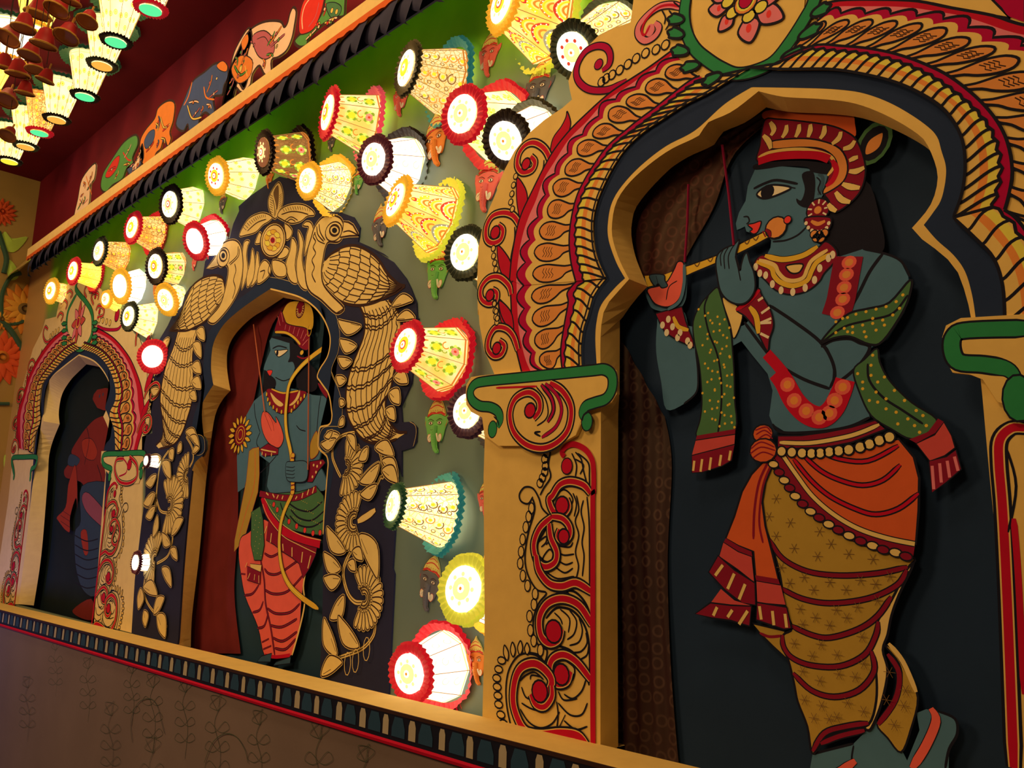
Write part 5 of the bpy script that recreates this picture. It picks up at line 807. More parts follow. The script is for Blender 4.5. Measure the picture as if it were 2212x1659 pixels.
def lamp(tip, tr, base, br, fr, bk, style, label, rf=1.26, length=.172, flow='yel', sides=8, rot=None, group='lampshades on the wall', name='wall_lampshade', pts3=None):
    if pts3: T, B_, tw, bw = pts3
    else:
        tx, ty = tip; bx, by = base or tip; rt_, rb_ = ray(tx, ty), ray(bx, by)
        if length > .1: length = min(.185, max(.06, YW - ((YW - .003) * rb_.x / rb_.y + .02) / (rt_.x / rt_.y)))
        T = P(tx, ty, YW - length); B_ = P(bx, by, YW - .003) if base else Vector((T.x, YW - .003, T.z))
        tw = abs(P(tx, ty + tr, YW - length).z - T.z); bw = abs(P(bx, by + br, YW).z - P(bx, by, YW).z)
    ax = (T - B_); Ln = ax.length; ax.normalize(); u = ax.cross(Vector((0.02, 0.01, 1))).normalized()
    if u.length < .5: u = Vector((1, 0, 0))
    v = ax.cross(u).normalized(); rt = rot if rot is not None else random.uniform(0, .7)
    e = empty(name, B_, label, 'lampshade', group)
    sm, motif = ST[style]; sd = hash(label) % 9999 if 0 else sum(map(ord, label))
    def pt(a, t, off=0): r = bw + (tw - bw) * t; c = math.cos(math.pi / sides); k = a % (2 * math.pi / sides) - math.pi / sides; r = r * c / math.cos(k) + off; return B_ + ax * (Ln * t) + (u * math.cos(a + rt) + v * math.sin(a + rt)) * r
    M = MB(); vs = []; K_ = 6
    for t in [i / K_ for i in range(K_ + 1)]:
        for s in range(sides): vs.append(pt(2 * math.pi * s / sides, t))
    fs = [(k * sides + s, k * sides + (s + 1) % sides, (k + 1) * sides + (s + 1) % sides, (k + 1) * sides + s) for k in range(K_) for s in range(sides)]
    M.add(vs, fs, shade_mat(*sm)); o = M.build('shade', e)
    # painted motifs on the facets
    M = MB()
    def patch(a, t, f, mat, off, n=10):
        q = [pt(a + dx, t + dt, off) for dx, dt in f]; M.add(q, [tuple(range(len(q)))], mat)
    def ell(a, t, ra, rt_, mat, off, n=10, half=False): patch(a, t, [(ra * math.cos(2 * math.pi * i / n), rt_ * math.sin(2 * math.pi * i / n)) for i in range(n)], mat, off)
    def ringm(a, t, ra, rt_, w, mat, off, n=12, a0=0, a1=6.2832):
        q = []
        for i in range(n + 1):
            b = a0 + (a1 - a0) * i / n; q += [pt(a + ra * math.cos(b), t + rt_ * math.sin(b), off), pt(a + ra * (1 - w) * math.cos(b), t + rt_ * (1 - w) * math.sin(b), off)]
        M.add(q, [(2 * i, 2 * i + 1, 2 * i + 3, 2 * i + 2) for i in range(n)], mat)
    da = 2 * math.pi / sides
    def pr3(p):
        w = Vector((p.dot(Vector((U.x, N.x, W.x))), p.dot(Vector((U.y, N.y, W.y))), p.dot(Vector((U.z, N.z, W.z))))); return w
    mid = (T + B_) / 2
    for s in range(sides):
        a = da * (s + .5); 
        nrm = (pt(a, .5) - mid); 
        if nrm.dot(mid) > .02 * mid.length and not pts3: continue      # facet turned to the wall side
        rd = random.Random(sd + s)
        if motif == 'scallop':
            for i, t in enumerate((.16, .40, .62)):
                cs = ('o', 'y', 'k', 'r'); c0 = cs[(i + s) % 4]
                ringm(a, t - .08, .33, .26 - i * .02, .18, mo(c0), .0012, a0=.1, a1=3.04); ringm(a, t - .08, .25, .19, .2, mo('y'), .0014, a0=.1, a1=3.04); ringm(a, t - .08, .15, .12, .35, mo('o'), .0014, a0=.1, a1=3.04)
                for j in range(7): b = .3 + j * .42; ell(a + .29 * math.cos(b), t - .08 + .21 * math.sin(b), .018, .012, mo('w'), .0018, 6)
            ell(a, .8, .1, .06, mo('r'), .001); ell(a, .82, .05, .03, mo('y'), .0014)
        elif motif == 'flowers':
            for t, c in ((.28, 'r' if s % 2 else 'y'), (.62, 'y')):
                aa = a + rd.uniform(-.08, .08)
                for j in range(8): b = j * .785; ell(aa + .17 * math.cos(b), t + .085 * math.sin(b), .09, .045, mo('g' if j % 2 else 'lg'), .001, 6)
                for j in range(7): b = j * .9; ell(aa + .10 * math.cos(b), t + .05 * math.sin(b), .06, .032, mo('p' if c == 'r' else 'y'), .0014, 6)
                ell(aa, t, .05, .028, mo(c), .0018)
            ringm(a + .1, .45, .16, .07, .3, mo('o'), .0012, a0=0, a1=4.2); ringm(a - .15, .47, .08, .05, .4, mo('g'), .0012, a0=1, a1=5)
            ell(a - .2, .82, .05, .06, mo('o'), .001, 6); ell(a + .2, .82, .05, .06, mo('o'), .001, 6)
        elif motif == 'curls':
            for t in (.14, .3, .46, .62, .78):
                aa = a + rd.uniform(-.16, .16); ringm(aa, t, .17, .08, .22, mo('o' if rd.random() < .5 else 'b'), .0012, a0=rd.uniform(0, 3), a1=5.6); ell(aa, t, .07, .035, mo('y'), .0012, 8); ringm(a - .25, t + .05, .07, .04, .3, mo('b'), .0012)
        elif motif == 'leaves':
            for t in (.2, .45, .7):
                for j in range(5): b = j * 1.26 + s; ell(a + .14 * math.cos(b), t + .07 * math.sin(b), .09, .04, mo('lg'), .001, 6)
                ell(a, t, .05, .03, mo('y'), .0014)
        elif motif == 'dots':
            for t, x in ((.2, .2), (.25, -.22), (.5, 0), (.55, .3), (.75, -.12)): ringm(a + x, t, .11, .055, .3, mo('y'), .001); ell(a + x, t, .06, .03, mo('lg' if rd.random() < .4 else 'y'), .0012)
        elif motif == 'faint':
            for t in (.25, .5, .75): ringm(a + rd.uniform(-.1, .1), t, .14, .07, .15, mo('f'), .001, a1=5)
    if M.ff: M.build('painted_pattern', o)
    M = MB(); rim = mo('rim' if style not in ('green', 'white', 'cream', 'dots') else ('lg' if style == 'green' else 'f'))
    for t, off in ((.03, .001), (.085, .001), (.93, .001)):
        ring = [pt(2 * math.pi * s / sides, t, off) for s in range(sides)]; r2 = [pt(2 * math.pi * s / sides, t + .03, off) for s in range(sides)]
        M.add(ring + r2, [(s, (s + 1) % sides, sides + (s + 1) % sides, sides + s) for s in range(sides)], rim)
    for s in range(sides):
        a = 2 * math.pi * s / sides; M.tube([pt(a, .02, .001), pt(a, .98, .001)], .0011, gl('m_seam', (.55, .25, .06), .5), 4)
    M.build('rim_and_seams', o)
    # round front cap with its painted flower
    M = MB(); n = 24; c0 = T + ax * .002
    M.add([c0 + ax * .004] + [c0 + (u * math.cos(2 * math.pi * i / n) + v * math.sin(2 * math.pi * i / n)) * tw for i in range(n)], [(0, 1 + i, 1 + (i + 1) % n) for i in range(n)], gl('cap_dim', (.35, .12, .05), .5) if style == 'dim' else gl('cap_white', (1, .93, .76), 1.5))
    cap = M.build('end_cap', e)
    M = MB()
    def dsk(x, y, r, mat, h, n=8): M.add([c0 + ax * h + u * (x + r * math.cos(6.2832 * i / n)) + v * (y + r * math.sin(6.2832 * i / n)) for i in range(n)], [tuple(range(n))], mat)
    if style != 'white' or tr > 30:
        dsk(0, 0, tw * .5, mo('f' if (sd % 3 and tr < 34) or style in ('white', 'cream', 'green') else 'y'), .0055, 12)
        for j in range(8): b = j * .785; dsk(tw * .62 * math.cos(b), tw * .62 * math.sin(b), tw * .10, mo('r' if flow == 'red' else 'f'), .0055)
        dsk(0, 0, tw * .28, mo('f' if style in ('white', 'cream', 'green') else ('lg' if sd % 2 else 'r')), .007, 10); dsk(0, 0, tw * .2, mo('w'), .008); dsk(0, 0, tw * .08, mo('o'), .009)
        M.build('painted_flower', cap)
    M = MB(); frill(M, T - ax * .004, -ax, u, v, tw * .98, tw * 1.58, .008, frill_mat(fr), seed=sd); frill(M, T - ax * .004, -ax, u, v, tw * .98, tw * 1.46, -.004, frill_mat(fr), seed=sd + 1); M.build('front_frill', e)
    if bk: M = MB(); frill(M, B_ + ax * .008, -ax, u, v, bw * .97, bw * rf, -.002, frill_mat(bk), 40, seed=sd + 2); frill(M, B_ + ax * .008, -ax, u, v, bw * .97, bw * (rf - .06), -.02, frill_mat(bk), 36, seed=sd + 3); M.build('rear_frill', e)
    return e
LAMPS = [
 ((1083, 8), 38, (1190, 52), 84, 'yel', 'ygr', 'scallop', 'large yellow lampshade with scallop rings, topmost beside the big arch', 'yel'),
 ((1238, 112), 38, (1330, 70), 60, 'dgr', 'dgr', 'cream', 'white-ended lampshade with dark green frill touching the big arch top', 'red'),
 ((877, 147), 35, (978, 182), 72, 'olv', 'teal', 'ornate', 'cream ornate lampshade with black front frill and teal rear frill', 'yel'),
 ((707, 243), 34, (805, 272), 60, 'red', 'pnk', 'floral', 'floral lampshade with red frill, second from the top by the green wall', 'yel'),
 ((568, 329), 28, (655, 340), 48, 'blk', 'blk', 'dim', 'unlit brown lampshade with black frills behind the peacock arch top', 'yel'),
 ((806, 344), 32, (876, 362), 62, 'mar', 'blk', 'white', 'white glowing lampshade with a dark maroon frill and black rear frill', 'yel'),
 ((998, 246), 38, (1078, 275), 72, 'red', 'red', 'green', 'pale green lampshade with red frills and a blank white end', 'yel'),
 ((1091, 304), 38, (1160, 290), 56, 'blk', 'olv', 'white', 'blank white lampshade end with dark frill, half behind the big arch', 'yel'),
 ((466, 380), 24, (535, 388), 44, 'yel', None, 'dots', 'yellow and white lampshade with gold frill left of the peacock arch top', 'red'),
 ((664, 390), 24, (728, 405), 50, 'yel', 'yel', 'cream', 'pale lampshade with yellow frills just right of the peacock arch peak', 'yel'),
 ((854, 432), 35, (955, 478), 72, 'yel', 'ygr', 'scallop', 'yellow scallop-ringed lampshade in the middle of the wall', 'red'),
 ((1003, 545), 38, (1085, 570), 62, 'dgr', 'dgr', 'cream', 'white lampshade end with thin dark frill beside the big arch curve', 'yel'),
 ((875, 746), 37, (972, 778), 72, 'red', 'red', 'floral', 'yellow floral lampshade with thick red frills beside the peacock tail', 'yel'),
 ((1008, 888), 38, (1090, 905), 60, 'purp', 'blk', 'cream', 'white lampshade with black pleated frill under the big green capital', 'yel'),
 ((848, 1092), 34, (965, 1112), 74, 'grn', 'teal', 'cream', 'white and yellow patterned lampshade with teal rear frill', 'yel'),
 ((1000, 1272), 52, (1085, 1285), 76, 'ygr', 'yel', 'white', 'blazing white lampshade with a wide yellow frill', 'yel'),
 ((883, 1455), 45, (962, 1438), 82, 'red', 'red', 'white', 'large white glowing lampshade with red frills just above the sill', 'yel'),
 ((366, 441), 25, (420, 450), 42, 'blk', None, 'dots', 'dotted pale yellow lampshade with black-edged end near the valance', 'yel'),
 ((285, 491), 21, (343, 507), 37, 'red', 'red', 'orange', 'orange lampshade with red frills near the far end of the valance', 'yel'),
 ((213, 542), 19, (268, 556), 31, 'dgr', None, 'orange', 'small orange patterned lampshade with dark frill by the far valance', 'yel'),
 ((157, 585), 18, (212, 597), 26, 'red', 'red', 'yellow', 'small plain yellow lampshade with red frill above the lotus arch', 'yel'),
 ((109, 628), 17, (138, 634), 20, 'yel', None, 'scallop', 'smallest yellow lampshade, farthest left in the row', 'yel'),
 ((420, 521), 25, (470, 515), 38, 'red', 'red', 'white', 'white lampshade with red frill touching the left peacock', 'yel'),
 ((335, 575), 24, (385, 580), 34, 'blk', None, 'floral', 'pale lampshade with red flowers and a black frill', 'yel'),
 ((258, 618), 23, (300, 620), 36, 'yel', None, 'white', 'white lampshade with yellow frill between the two left arches', 'yel'),
 ((357, 648), 22, (388, 642), 26, 'yel', None, 'dots', 'pale yellow lampshade with gold frill against the peacock arch edge', 'yel'),
 ((277, 683), 20, (325, 692), 36, 'dgr', None, 'dots', 'green-dotted white lampshade with dark frill above the lotus arch shoulder', 'yel'),
 ((329, 770), 23, (345, 772), 24, 'red', None, 'white', 'narrow white lampshade end with red frill wedged between the two left arches', 'yel'),
 ((228, 646), 12, (256, 650), 24, 'yel', None, 'yellow', 'small yellow lampshade half hidden behind the lotus arch top', 'yel')]
for i, L_ in enumerate(LAMPS): lamp(L_[0], L_[1], L_[2], L_[3], L_[4], L_[5], L_[6], L_[7], flow=L_[8], length=.172)
for (x, y), r, lab in (((315, 995), 10, 'sliver of a white lampshade end between the left arches, level with the capitals'), ((292, 1215), 17, 'small white lampshade end between the left arches, low near the sill')):
    lamp((x, y), r, None, r + 3, 'mar', None, 'white', lab, length=.07)
# ------------------------------------------------------------------ elephant-head masks on the wall
def pmt(c): return paint('paint_' + c, PAL[c])
PAL.update(mred=(206, 72, 44), mor=(214, 92, 26), mgy=(86, 66, 46), mgn=(100, 128, 44), mgd=(206, 140, 50), mcr=(176, 40, 22), mln=(60, 14, 10), mpk=(226, 150, 100))
def mask_proto(face):
    e = empty('elephant_mask', (0, 0, 0), 'x', 'mask')
    A = Art(0, 0)
    fq = [(-.46, .30), (-.62, .34), (-.60, .12), (-.50, -.05), (-.44, -.20), (-.36, -.38), (-.26, -.46), (-.14, -.40), (-.10, -.52), (-.04, -.68), (.04, -.78), (.16, -.80), (.20, -.72), (.12, -.64), (.12, -.52), (.16, -.40), (.30, -.44), (.40, -.30), (.46, -.10), (.54, .05), (.64, .20), (.64, .36), (.48, .30), (.30, .36), (0, .40), (-.3, .36)]
    q = cr(fq, True, 3)
    def dome(x, z): return -.055 * max(0, 1 - (x / .62) ** 2 - ((z + .05) / .8) ** 2)
    # raised face: rings shrinking towards the centre line
    n = len(q); vs = []; m = pmt(face)
    for k, s in enumerate((1, .92, .75, .5, .2)):
        for x, z in q: vs.append((x * s, dome(x * s, z * s + (-.05 * (1 - s))) - (.03 if k else .0), z * s - .05 * (1 - s)))
    fs = [(k * n + i, k * n + (i + 1) % n, (k + 1) * n + (i + 1) % n, (k + 1) * n + i) for k in range(4) for i in range(n)] + [tuple(4 * n + i for i in range(n))]
    A.add(vs, fs, m); A.add([(x, 0, z) for x, z in q], [tuple(range(n))], m); face_o = A.build('face', e, smooth=True)
    def part(name, fn, y, parent=None):
        A = Art(0, -y if 0 else 0); A.y = y; fn(A); o = A.build(name, e); return o
    def trunk(A):
        pth = [(0.0, -.10, .02), (.0, -.12, -.16), (-.01, -.11, -.34), (.0, -.09, -.52), (.05, -.08, -.68), (.13, -.07, -.76), (.18, -.06, -.74)]
        A.tube([Vector((x, y, z)) for x, y, z in pth], [.13, .12, .10, .085, .07, .055, .03], m, 10)
        for i in range(8): z = -.1 - i * .075; A.y = -.235 + i * .013; A._st('mln', 12, [(-.06 + .02 * (i / 8), z), (0, z - .02), (.06, z)], .6)
    part('trunk', trunk, -.1)
    def crown(A):
        A.y = -.05; A.board('mgd', [(-.46, .30), (-.40, .50), (-.24, .72), (-.06, .86), (.04, .98), (.10, .86), (.26, .72), (.40, .50), (.46, .30), (.2, .38), (0, .34), (-.2, .38)], .05, raw=True, sm=True)
        A._st('mcr', 70, cr([(-.44, .34), (-.2, .43), (0, .39), (.2, .43), (.44, .34)]), 1); A._st('mcr', 34, cr([(-.34, .55), (-.1, .64), (.1, .64), (.34, .55)]), 1); A._st('mcr', 24, cr([(-.2, .72), (0, .78), (.2, .72)]), 1)
        for x in (-.3, -.18, -.06, .06, .18, .3): A.y = -.053; A.f('mgd', [(x + .03 * math.cos(a), .47 + .04 * math.sin(a)) for a in (0, 1, 2, 3.1, 4.2, 5.2)], sm=False, raw=True, ol=9, olc='mln')
        A._st('mln', 14, cr([(-.46, .30), (-.40, .50), (-.24, .72), (-.06, .86), (.04, .98), (.10, .86), (.26, .72), (.40, .50), (.46, .30), (.2, .38), (0, .34), (-.2, .38), (-.46, .30)]), 1); A.f('mcr', [(-.06, .3), (0, .36), (.06, .3), (0, .2)], sm=False, raw=True, ol=10, olc='mgd')
    part('crown', crown, -.05)
    def eyes(A):
        for s in (-1, 1):
            A.y = -.094; c = s * .22
            A.f('mpk', [(c - .1, .10), (c - .03, .16), (c + .06, .15), (c + .1, .09), (c, .06)], raw=True, ol=12, olc='mln'); A.y -= .001
            A.f('mln', [(c + .035 * math.cos(a), .11 + .04 * math.sin(a)) for a in (0, 1, 2, 3.1, 4.2, 5.2)], sm=False, raw=True); A._st('mln', 16, cr([(c - s * .16, .17), (c, .23), (c + s * .14, .2)]), .6)
    part('eyes', eyes, -.1)
    def jaw(A):
        for s in (-1, 1):
            A.y = -.075; A.f('mpk', [(s * .12, -.3), (s * .3, -.22), (s * .36, -.34), (s * .27, -.46), (s * .15, -.42)], raw=True, ol=12, olc='mcr')
            A.tube([Vector((s * .13, -.10, -.22)), Vector((s * .2, -.14, -.32)), Vector((s * .24, -.17, -.4))], [.035, .028, .008], pmt('mpk'), 6)
            A.y = -.04; A._st('mcr', 40, cr([(s * .5, .22), (s * .54, .1), (s * .46, -.02)]), .8); A._st('mgd', 24, cr([(s * .42, .16), (s * .46, 0), (s * .38, -.14)]), .8)
    part('tusks_and_mouth', jaw, -.1)
    return e
PROT = {}
MASKS = [((1056, 122), 98, 'mred', -8, 'red elephant mask directly below the topmost yellow lampshade'), ((1163, 196), 122, 'mgy', -10, 'grey elephant mask in an orange crown beside the big arch shoulder'), ((866, 214), 84, 'mred', -6, 'red elephant mask between the floral and the cream ornate lampshades'),
 ((942, 308), 122, 'mor', 4, 'orange elephant mask left of the white and red lampshade'), ((1052, 400), 128, 'mred', -12, 'red elephant mask in a tall gold cap, partly behind the big arch'), ((775, 392), 62, 'mgn', -14, 'small green elephant mask in a red cap left of the white lampshade'),
 ((822, 492), 96, 'mgy', 2, 'dark grey elephant mask beside the beak of the right peacock'), ((946, 590), 124, 'mgn', -10, 'green elephant mask below the large scallop-ringed lampshade'), ((943, 922), 128, 'mgn', -2, 'green elephant mask below the red-frilled floral lampshade'),
 ((929, 1262), 132, 'mgy', -14, 'grey elephant mask left of the blazing white lampshade'), ((1030, 1432), 108, 'mor', 6, 'orange elephant mask at the sill, cut by the big arch pillar'), ((1050, 1082), 90, 'mred', 0, 'red elephant mask peeping from behind the big arch pillar'),
 ((1296, -14), 76, 'mred', 0, 'red elephant mask cut by the top of the picture'), ((481, 440), 50, 'mgy', 0, 'small grey elephant mask left of the peacock arch shoulder'), ((716, 308), 46, 'mgy', 0, 'small grey elephant mask under the red-frilled floral lampshade'),
 ((337, 622), 46, 'mor', 0, 'small orange elephant mask under the black-frilled flowered lampshade'), ((420, 568), 38, 'mred', 0, 'small red elephant mask just left of the left peacock'), ((582, 388), 46, 'mor', 0, 'small orange elephant mask below the unlit brown lampshade'), ((1072, 672), 90, 'mred', 0, 'red elephant mask mostly hidden behind the middle of the big arch')]
for (x, y), h, col, rz, lab in MASKS:
    c = P(x, y, YW - .002); s = abs(P(x, y + h, YW - .002).z - c.z) / 1.78
    src = PROT.get(col)
    if src is None: r = mask_proto(col); PROT[col] = r
    else:
        r = src.copy(); C.objects.link(r)
        for ch in list(src.children): k = ch.copy(); C.objects.link(k); k.parent = r
    r.location = (c.x, c.y, c.z); r.scale = (s * .92, s * .8, s); r.rotation_euler = (0, math.radians(-rz), 0); r['label'] = lab; r['category'] = 'mask'; r['group'] = 'elephant masks on the wall'
# ------------------------------------------------------------------ dark pointed leaf valance under the rail
val = empty('leaf_valance', (-3.5, 1.6, Zb), 'dark navy fringe of pointed cloth leaves hanging under the cream rail', 'valance')
vm = paint('valance_navy', alb=(.035, .04, .12), rough=.7)
def vleaf(x, y0, ln, h, sd):
    r = random.Random(sd); vs = []; n = 8; z0 = Zb - .010
    for i in range(n + 1):
        t = i / n; w = ln * (1 - t ** 2.2) * .5; z = z0 - h * t + r.uniform(-.002, .002); cx = x + .03 * t * t; y = y0 - .012 * math.sin(math.pi * t) - .008 * t
        for j in (-1, -.4, .4, 1): vs.append((cx + w * j, y + .010 * j * j * (1 - t * .5) - .012 * j, z))
    A = MB(); A.add(vs, [(4 * i + j, 4 * i + j + 1, 4 * i + j + 5, 4 * i + j + 4) for i in range(n) for j in range(3)], vm); return A.build('leaf', val, smooth=True)
for i in range(56): vleaf(-6.44 + i * .092, 1.578 - .010 * (i % 2), .17, .128 + random.uniform(-.008, .012), i)
A = MB(); A.box((-6.47, 1.592, Zb - .095), (-1.2, 1.60, Zb - .004), vm); A.build('heading_band', val)
A = MB(); A.add([(-7.28, 1.62, Zb + .03), (1.2, 1.62, Zb + .03), (1.2, YW, 2.16), (-7.28, YW, 2.16)], [(0, 1, 2, 3)], WALLM); A.build('trim_5', kind='structure')
# ------------------------------------------------------------------ painted cut-out animals standing on the rail
PAL.update(rc=(196, 130, 74), ro=(190, 84, 20), rr=(176, 30, 14), rg=(70, 96, 30), rk=(54, 52, 56), ry=(190, 130, 40), rp=(150, 60, 46))
YR = 1.625
def cut(label, body, col, extra):
    b = pts(body); c = P(sum(p[0] for p in b) / len(b), sum(p[1] for p in b) / len(b), YR)
    e = empty('rail_animal', (c.x, YR, Zt), label, 'painted figure', 'painted cut-out animals on the rail')
    A = Art(YR, 0); A.board(col, body, .007, sm=True); A.st('brn', 9, [p for p in cr(b, True, 4)] + [b[0]], sm=False); A.build('body', e)
    A = Art(YR, .0004); bx = [p[0] for p in b]; by = [p[1] for p in b]; w_, h_ = max(bx) - min(bx), max(by) - min(by); rr = random.Random(len(label)); cx_, cy_ = sum(bx) / len(b), sum(by) / len(b)
    alt = {'rc': ('ro', 'rp', 'rg'), 'rg': ('ry', 'rr', 'rc'), 'rk': ('rc', 'ro', 'rp'), 'ro': ('ry', 'rk', 'rr')}[col]
    for k in range(7):
        p = b[(k * 3 + 1) % len(b)]; q = lerp(p, (cx_, cy_), .30); r_ = lerp(p, (cx_, cy_), .75); A.st(alt[k % 3], 7, [q, (lerp(q, r_, .5)[0] + 3, lerp(q, r_, .5)[1] - 3), r_], under='brn', uw=4)
        A.e(alt[(k + 1) % 3], [lerp(p, (cx_, cy_), .5)], 9, 9, ol=3, olc='brn')
    A.build('painted_pattern', e)
    for nm, fn in extra: A = Art(YR, .0006); fn(A); A.build(nm, e)
    return e
cut('cream elephant cut-out with raised trunk on the rail', 'p 480,240 486,195 497,150 510,118 530,78 548,58 575,46 605,46 614,58 621,50 626,30 633,16 640,24 636,55 630,84 618,110 600,124 586,130 586,158 572,162 560,142 545,160 540,184 522,200 508,190 500,228', 'rc', (
    ('ear', lambda A: (A.f('rp', 'p 545,80 570,66 590,84 592,112 575,128 556,118', ol=4, olc='brn'), A.st('brn', 3, 'p 555,85 572,80 584,100'))), ('saddle', lambda A: (A.f('ro', 'p 500,150 520,120 545,130 540,165 515,180', ol=4, olc='brn'), A.e('ry', 'p 520,148', 16, 20, ol=3, olc='brn'))), ('eye', lambda A: (A.e('c2', 'p 598,100', 10, 8, ol=3), A.e('blk', 'p 598,100', 4, 5)))))
cut('green peacock cut-out with a round red tail on the rail', 'B 380,355 430,290 540,220 620,100 660,-40 800,-60 810,60 800,135 745,150 700,165 710,200 660,215 650,190 560,260 500,320 480,385 420,400', 'rg', (
    ('fan_tail', lambda A: (A.f('rr', 'B 425,285 420,180 440,60 480,-20 560,-70 630,-40 620,60 580,180 540,250 480,285', ol=4, olc='brn'), A.st('rc', 7, 'B 450,250 445,150 470,50 520,-20'), A.st('rp', 5, 'B 500,230 560,140 590,20'))), ('wing', lambda A: (A.f('olive', 'B 650,40 720,20 780,60 760,130 690,150', ol=3), A.e('ry', 'B 700,90 740,100', 10, 12, ol=2)))))
cut('dark grey elephant cut-out with orange garlands on the rail', 'A 1500,1060 1560,880 1640,700 1750,610 1840,540 1930,550 1945,650 1910,730 1890,810 1820,830 1830,950 1800,990 1750,960 1700,1010 1690,1110 1620,1130 1600,1060 1560,1120', 'rk', (
    ('garland', lambda A: (A.st('ro', 9, 'A 1740,740 1760,830 1830,850', under='brn', uw=3), A.st('ry', 8, 'A 1600,900 1640,1010 1720,1000', under='brn', uw=3), A.st('ro', 11, 'A 1640,700 1610,820 1570,900'))), ('cap', lambda A: A.f('ro', 'A 1850,560 1900,520 1940,560 1930,610 1880,600', ol=3)), ('eye', lambda A: A.e('c2', 'A 1850,670', 9, 8, ol=3))))
cut('orange horse cut-out with a grey saddle, near the far end of the rail', 'A 1200,1360 1195,1210 1240,1110 1320,1010 1350,920 1430,860 1490,880 1480,1020 1450,1120 1460,1180 1430,1250 1400,1180 1370,1270 1330,1310 1300,1390 1240,1420', 'ro', (
    ('saddle', lambda A: A.f('rk', 'A 1230,1210 1270,1130 1320,1110 1310,1200 1250,1270', ol=3)), ('bridle', lambda A: A.st('ry', 8, 'A 1370,1000 1400,1090 1450,1060', under='brn', uw=3))))
cut('red and green bird cut-out at the far part of the rail', 'A 860,1600 880,1480 960,1350 1060,1210 1160,1150 1175,1230 1130,1340 1140,1400 1080,1440 1040,1530 960,1580 900,1640', 'rg', (
    ('wing', lambda A: A.f('rr', 'A 900,1500 960,1380 1020,1330 1000,1430 940,1510', ol=3)), ('collar', lambda A: A.st('rr', 10, 'A 1050,1300 1090,1360 1120,1370'))))
cut('narrow cream cow cut-out, farthest left on the rail', 'p 160,470 168,430 178,385 206,352 204,385 196,400 192,440 176,455', 'rc', (('horn', lambda A: A.st('ro', 8, 'p 186,380 192,400 198,420')), ('collar', lambda A: A.st('rp', 8, 'p 172,430 180,440 190,430'))))
cut('grey and white cow cut-out between the bird and the horse', 'A 1085,1440 1150,1380 1190,1290 1215,1230 1225,1350 1180,1440 1150,1490 1110,1500', 'rk', (('blanket', lambda A: A.f('rc', 'A 1130,1430 1170,1370 1190,1330 1190,1400 1150,1450', ol=3)),))
cut('cream bull cut-out behind the grey elephant', 'A 1900,900 1925,760 1960,600 2000,440 2080,290 2130,240 2150,330 2110,470 2120,640 2080,760 2030,700 1990,830 1940,870', 'rc', (('harness', lambda A: (A.st('rg', 8, 'A 2000,560 2050,640 2110,600', under='brn', uw=3), A.st('ry', 8, 'A 2090,560 2110,650'))), ('hump_cloth', lambda A: A.f('ro', 'A 2060,360 2110,290 2120,350 2080,430', ol=3))))
# ------------------------------------------------------------------ hanging lampshades under the ceiling
ZD = 2.5
def capglow(n, c, k): return gl(n, c, k)
def ceil_lamp(T, tw, fr, capc, style, label, top=2.752):
    e = lamp((0, 0), 31, (0, 0), 0, fr, 'grn', style, label, pts3=(Vector(T), Vector((T[0] + .01, T[1], top)), tw, tw * 2.2), sides=10, rf=1.45, group='lampshades hanging from the ceiling', name='hanging_lampshade')
    return e
gl('cap_green', (.1, .9, .35), 1.0); gl('cap_orange', (1, .45, .06), 1.0); gl('cap_yellow', (.95, .85, .05), 1.0)
MO['capg'] = ('cap_green', (.1, .9, .35), .9)
disc = [((325, 22), 'red', 'cap_green', 'cream', 'hanging lampshade with red frill and green end, nearest of the ceiling row'), ((250, 92), 'blk', 'cap_green', 'dots', 'hanging lampshade with black frill and pale green end, second in the ceiling row'), ((220, 143), 'dgr', 'cap_orange', 'dots', 'hanging lampshade with dark frill and orange end, third in the ceiling row'), ((183, 210), 'blk', 'cap_green', 'dots', 'hanging lampshade with black frill and green end in the middle of the ceiling row'),
        ((122, 260), 'blk', 'cap_orange', 'dots', 'hanging lampshade with black frill and orange end beyond the middle of the ceiling row'), ((85, 288), 'red', 'cap_green', 'orange', 'hanging lampshade with red frill and green end at the far part of the ceiling row'), ((55, 318), 'dgr', 'cap_orange', 'dots', 'hanging lampshade with dark frill and orange end, next to last in the ceiling row'), ((20, 350), 'blk', 'cap_yellow', 'dots', 'hanging lampshade with black frill and yellow end, last in the ceiling row')]
PAL_FR_GREEN = FR.update(grn=((.07, .26, .07), .12))
for (x, y), fr, cc, stl, lab in disc:
    T = PZ(x, y, ZD); e = ceil_lamp(T, .052, fr, cc, stl, lab)
    for ch in e.children:
        if ch.name.startswith('end_cap'):
            ch.data.materials[0] = MATS[cc]
            for g in list(ch.children): bpy.data.objects.remove(g)
k = 0
for yy, xs in ((1.0, (-4.15, -4.6, -5.05, -5.5, -5.95, -6.4)), (.62, (-3.75, -4.2, -4.65, -5.1, -5.55))):
    for x in xs:
        k += 1; side = ('nearest', 'second', 'third', 'fourth', 'fifth', 'farthest')[min(5, xs.index(x))]
        ceil_lamp((x, yy, ZD + .03), .055, 'red' if k % 4 == 1 else 'yel', None, 'white' if k % 2 else 'yellow', 'bright %s hanging lampshade, %s of the %s ceiling row behind the bells' % ('white' if k % 2 else 'yellow', side, 'inner' if yy == 1.0 else 'front'))
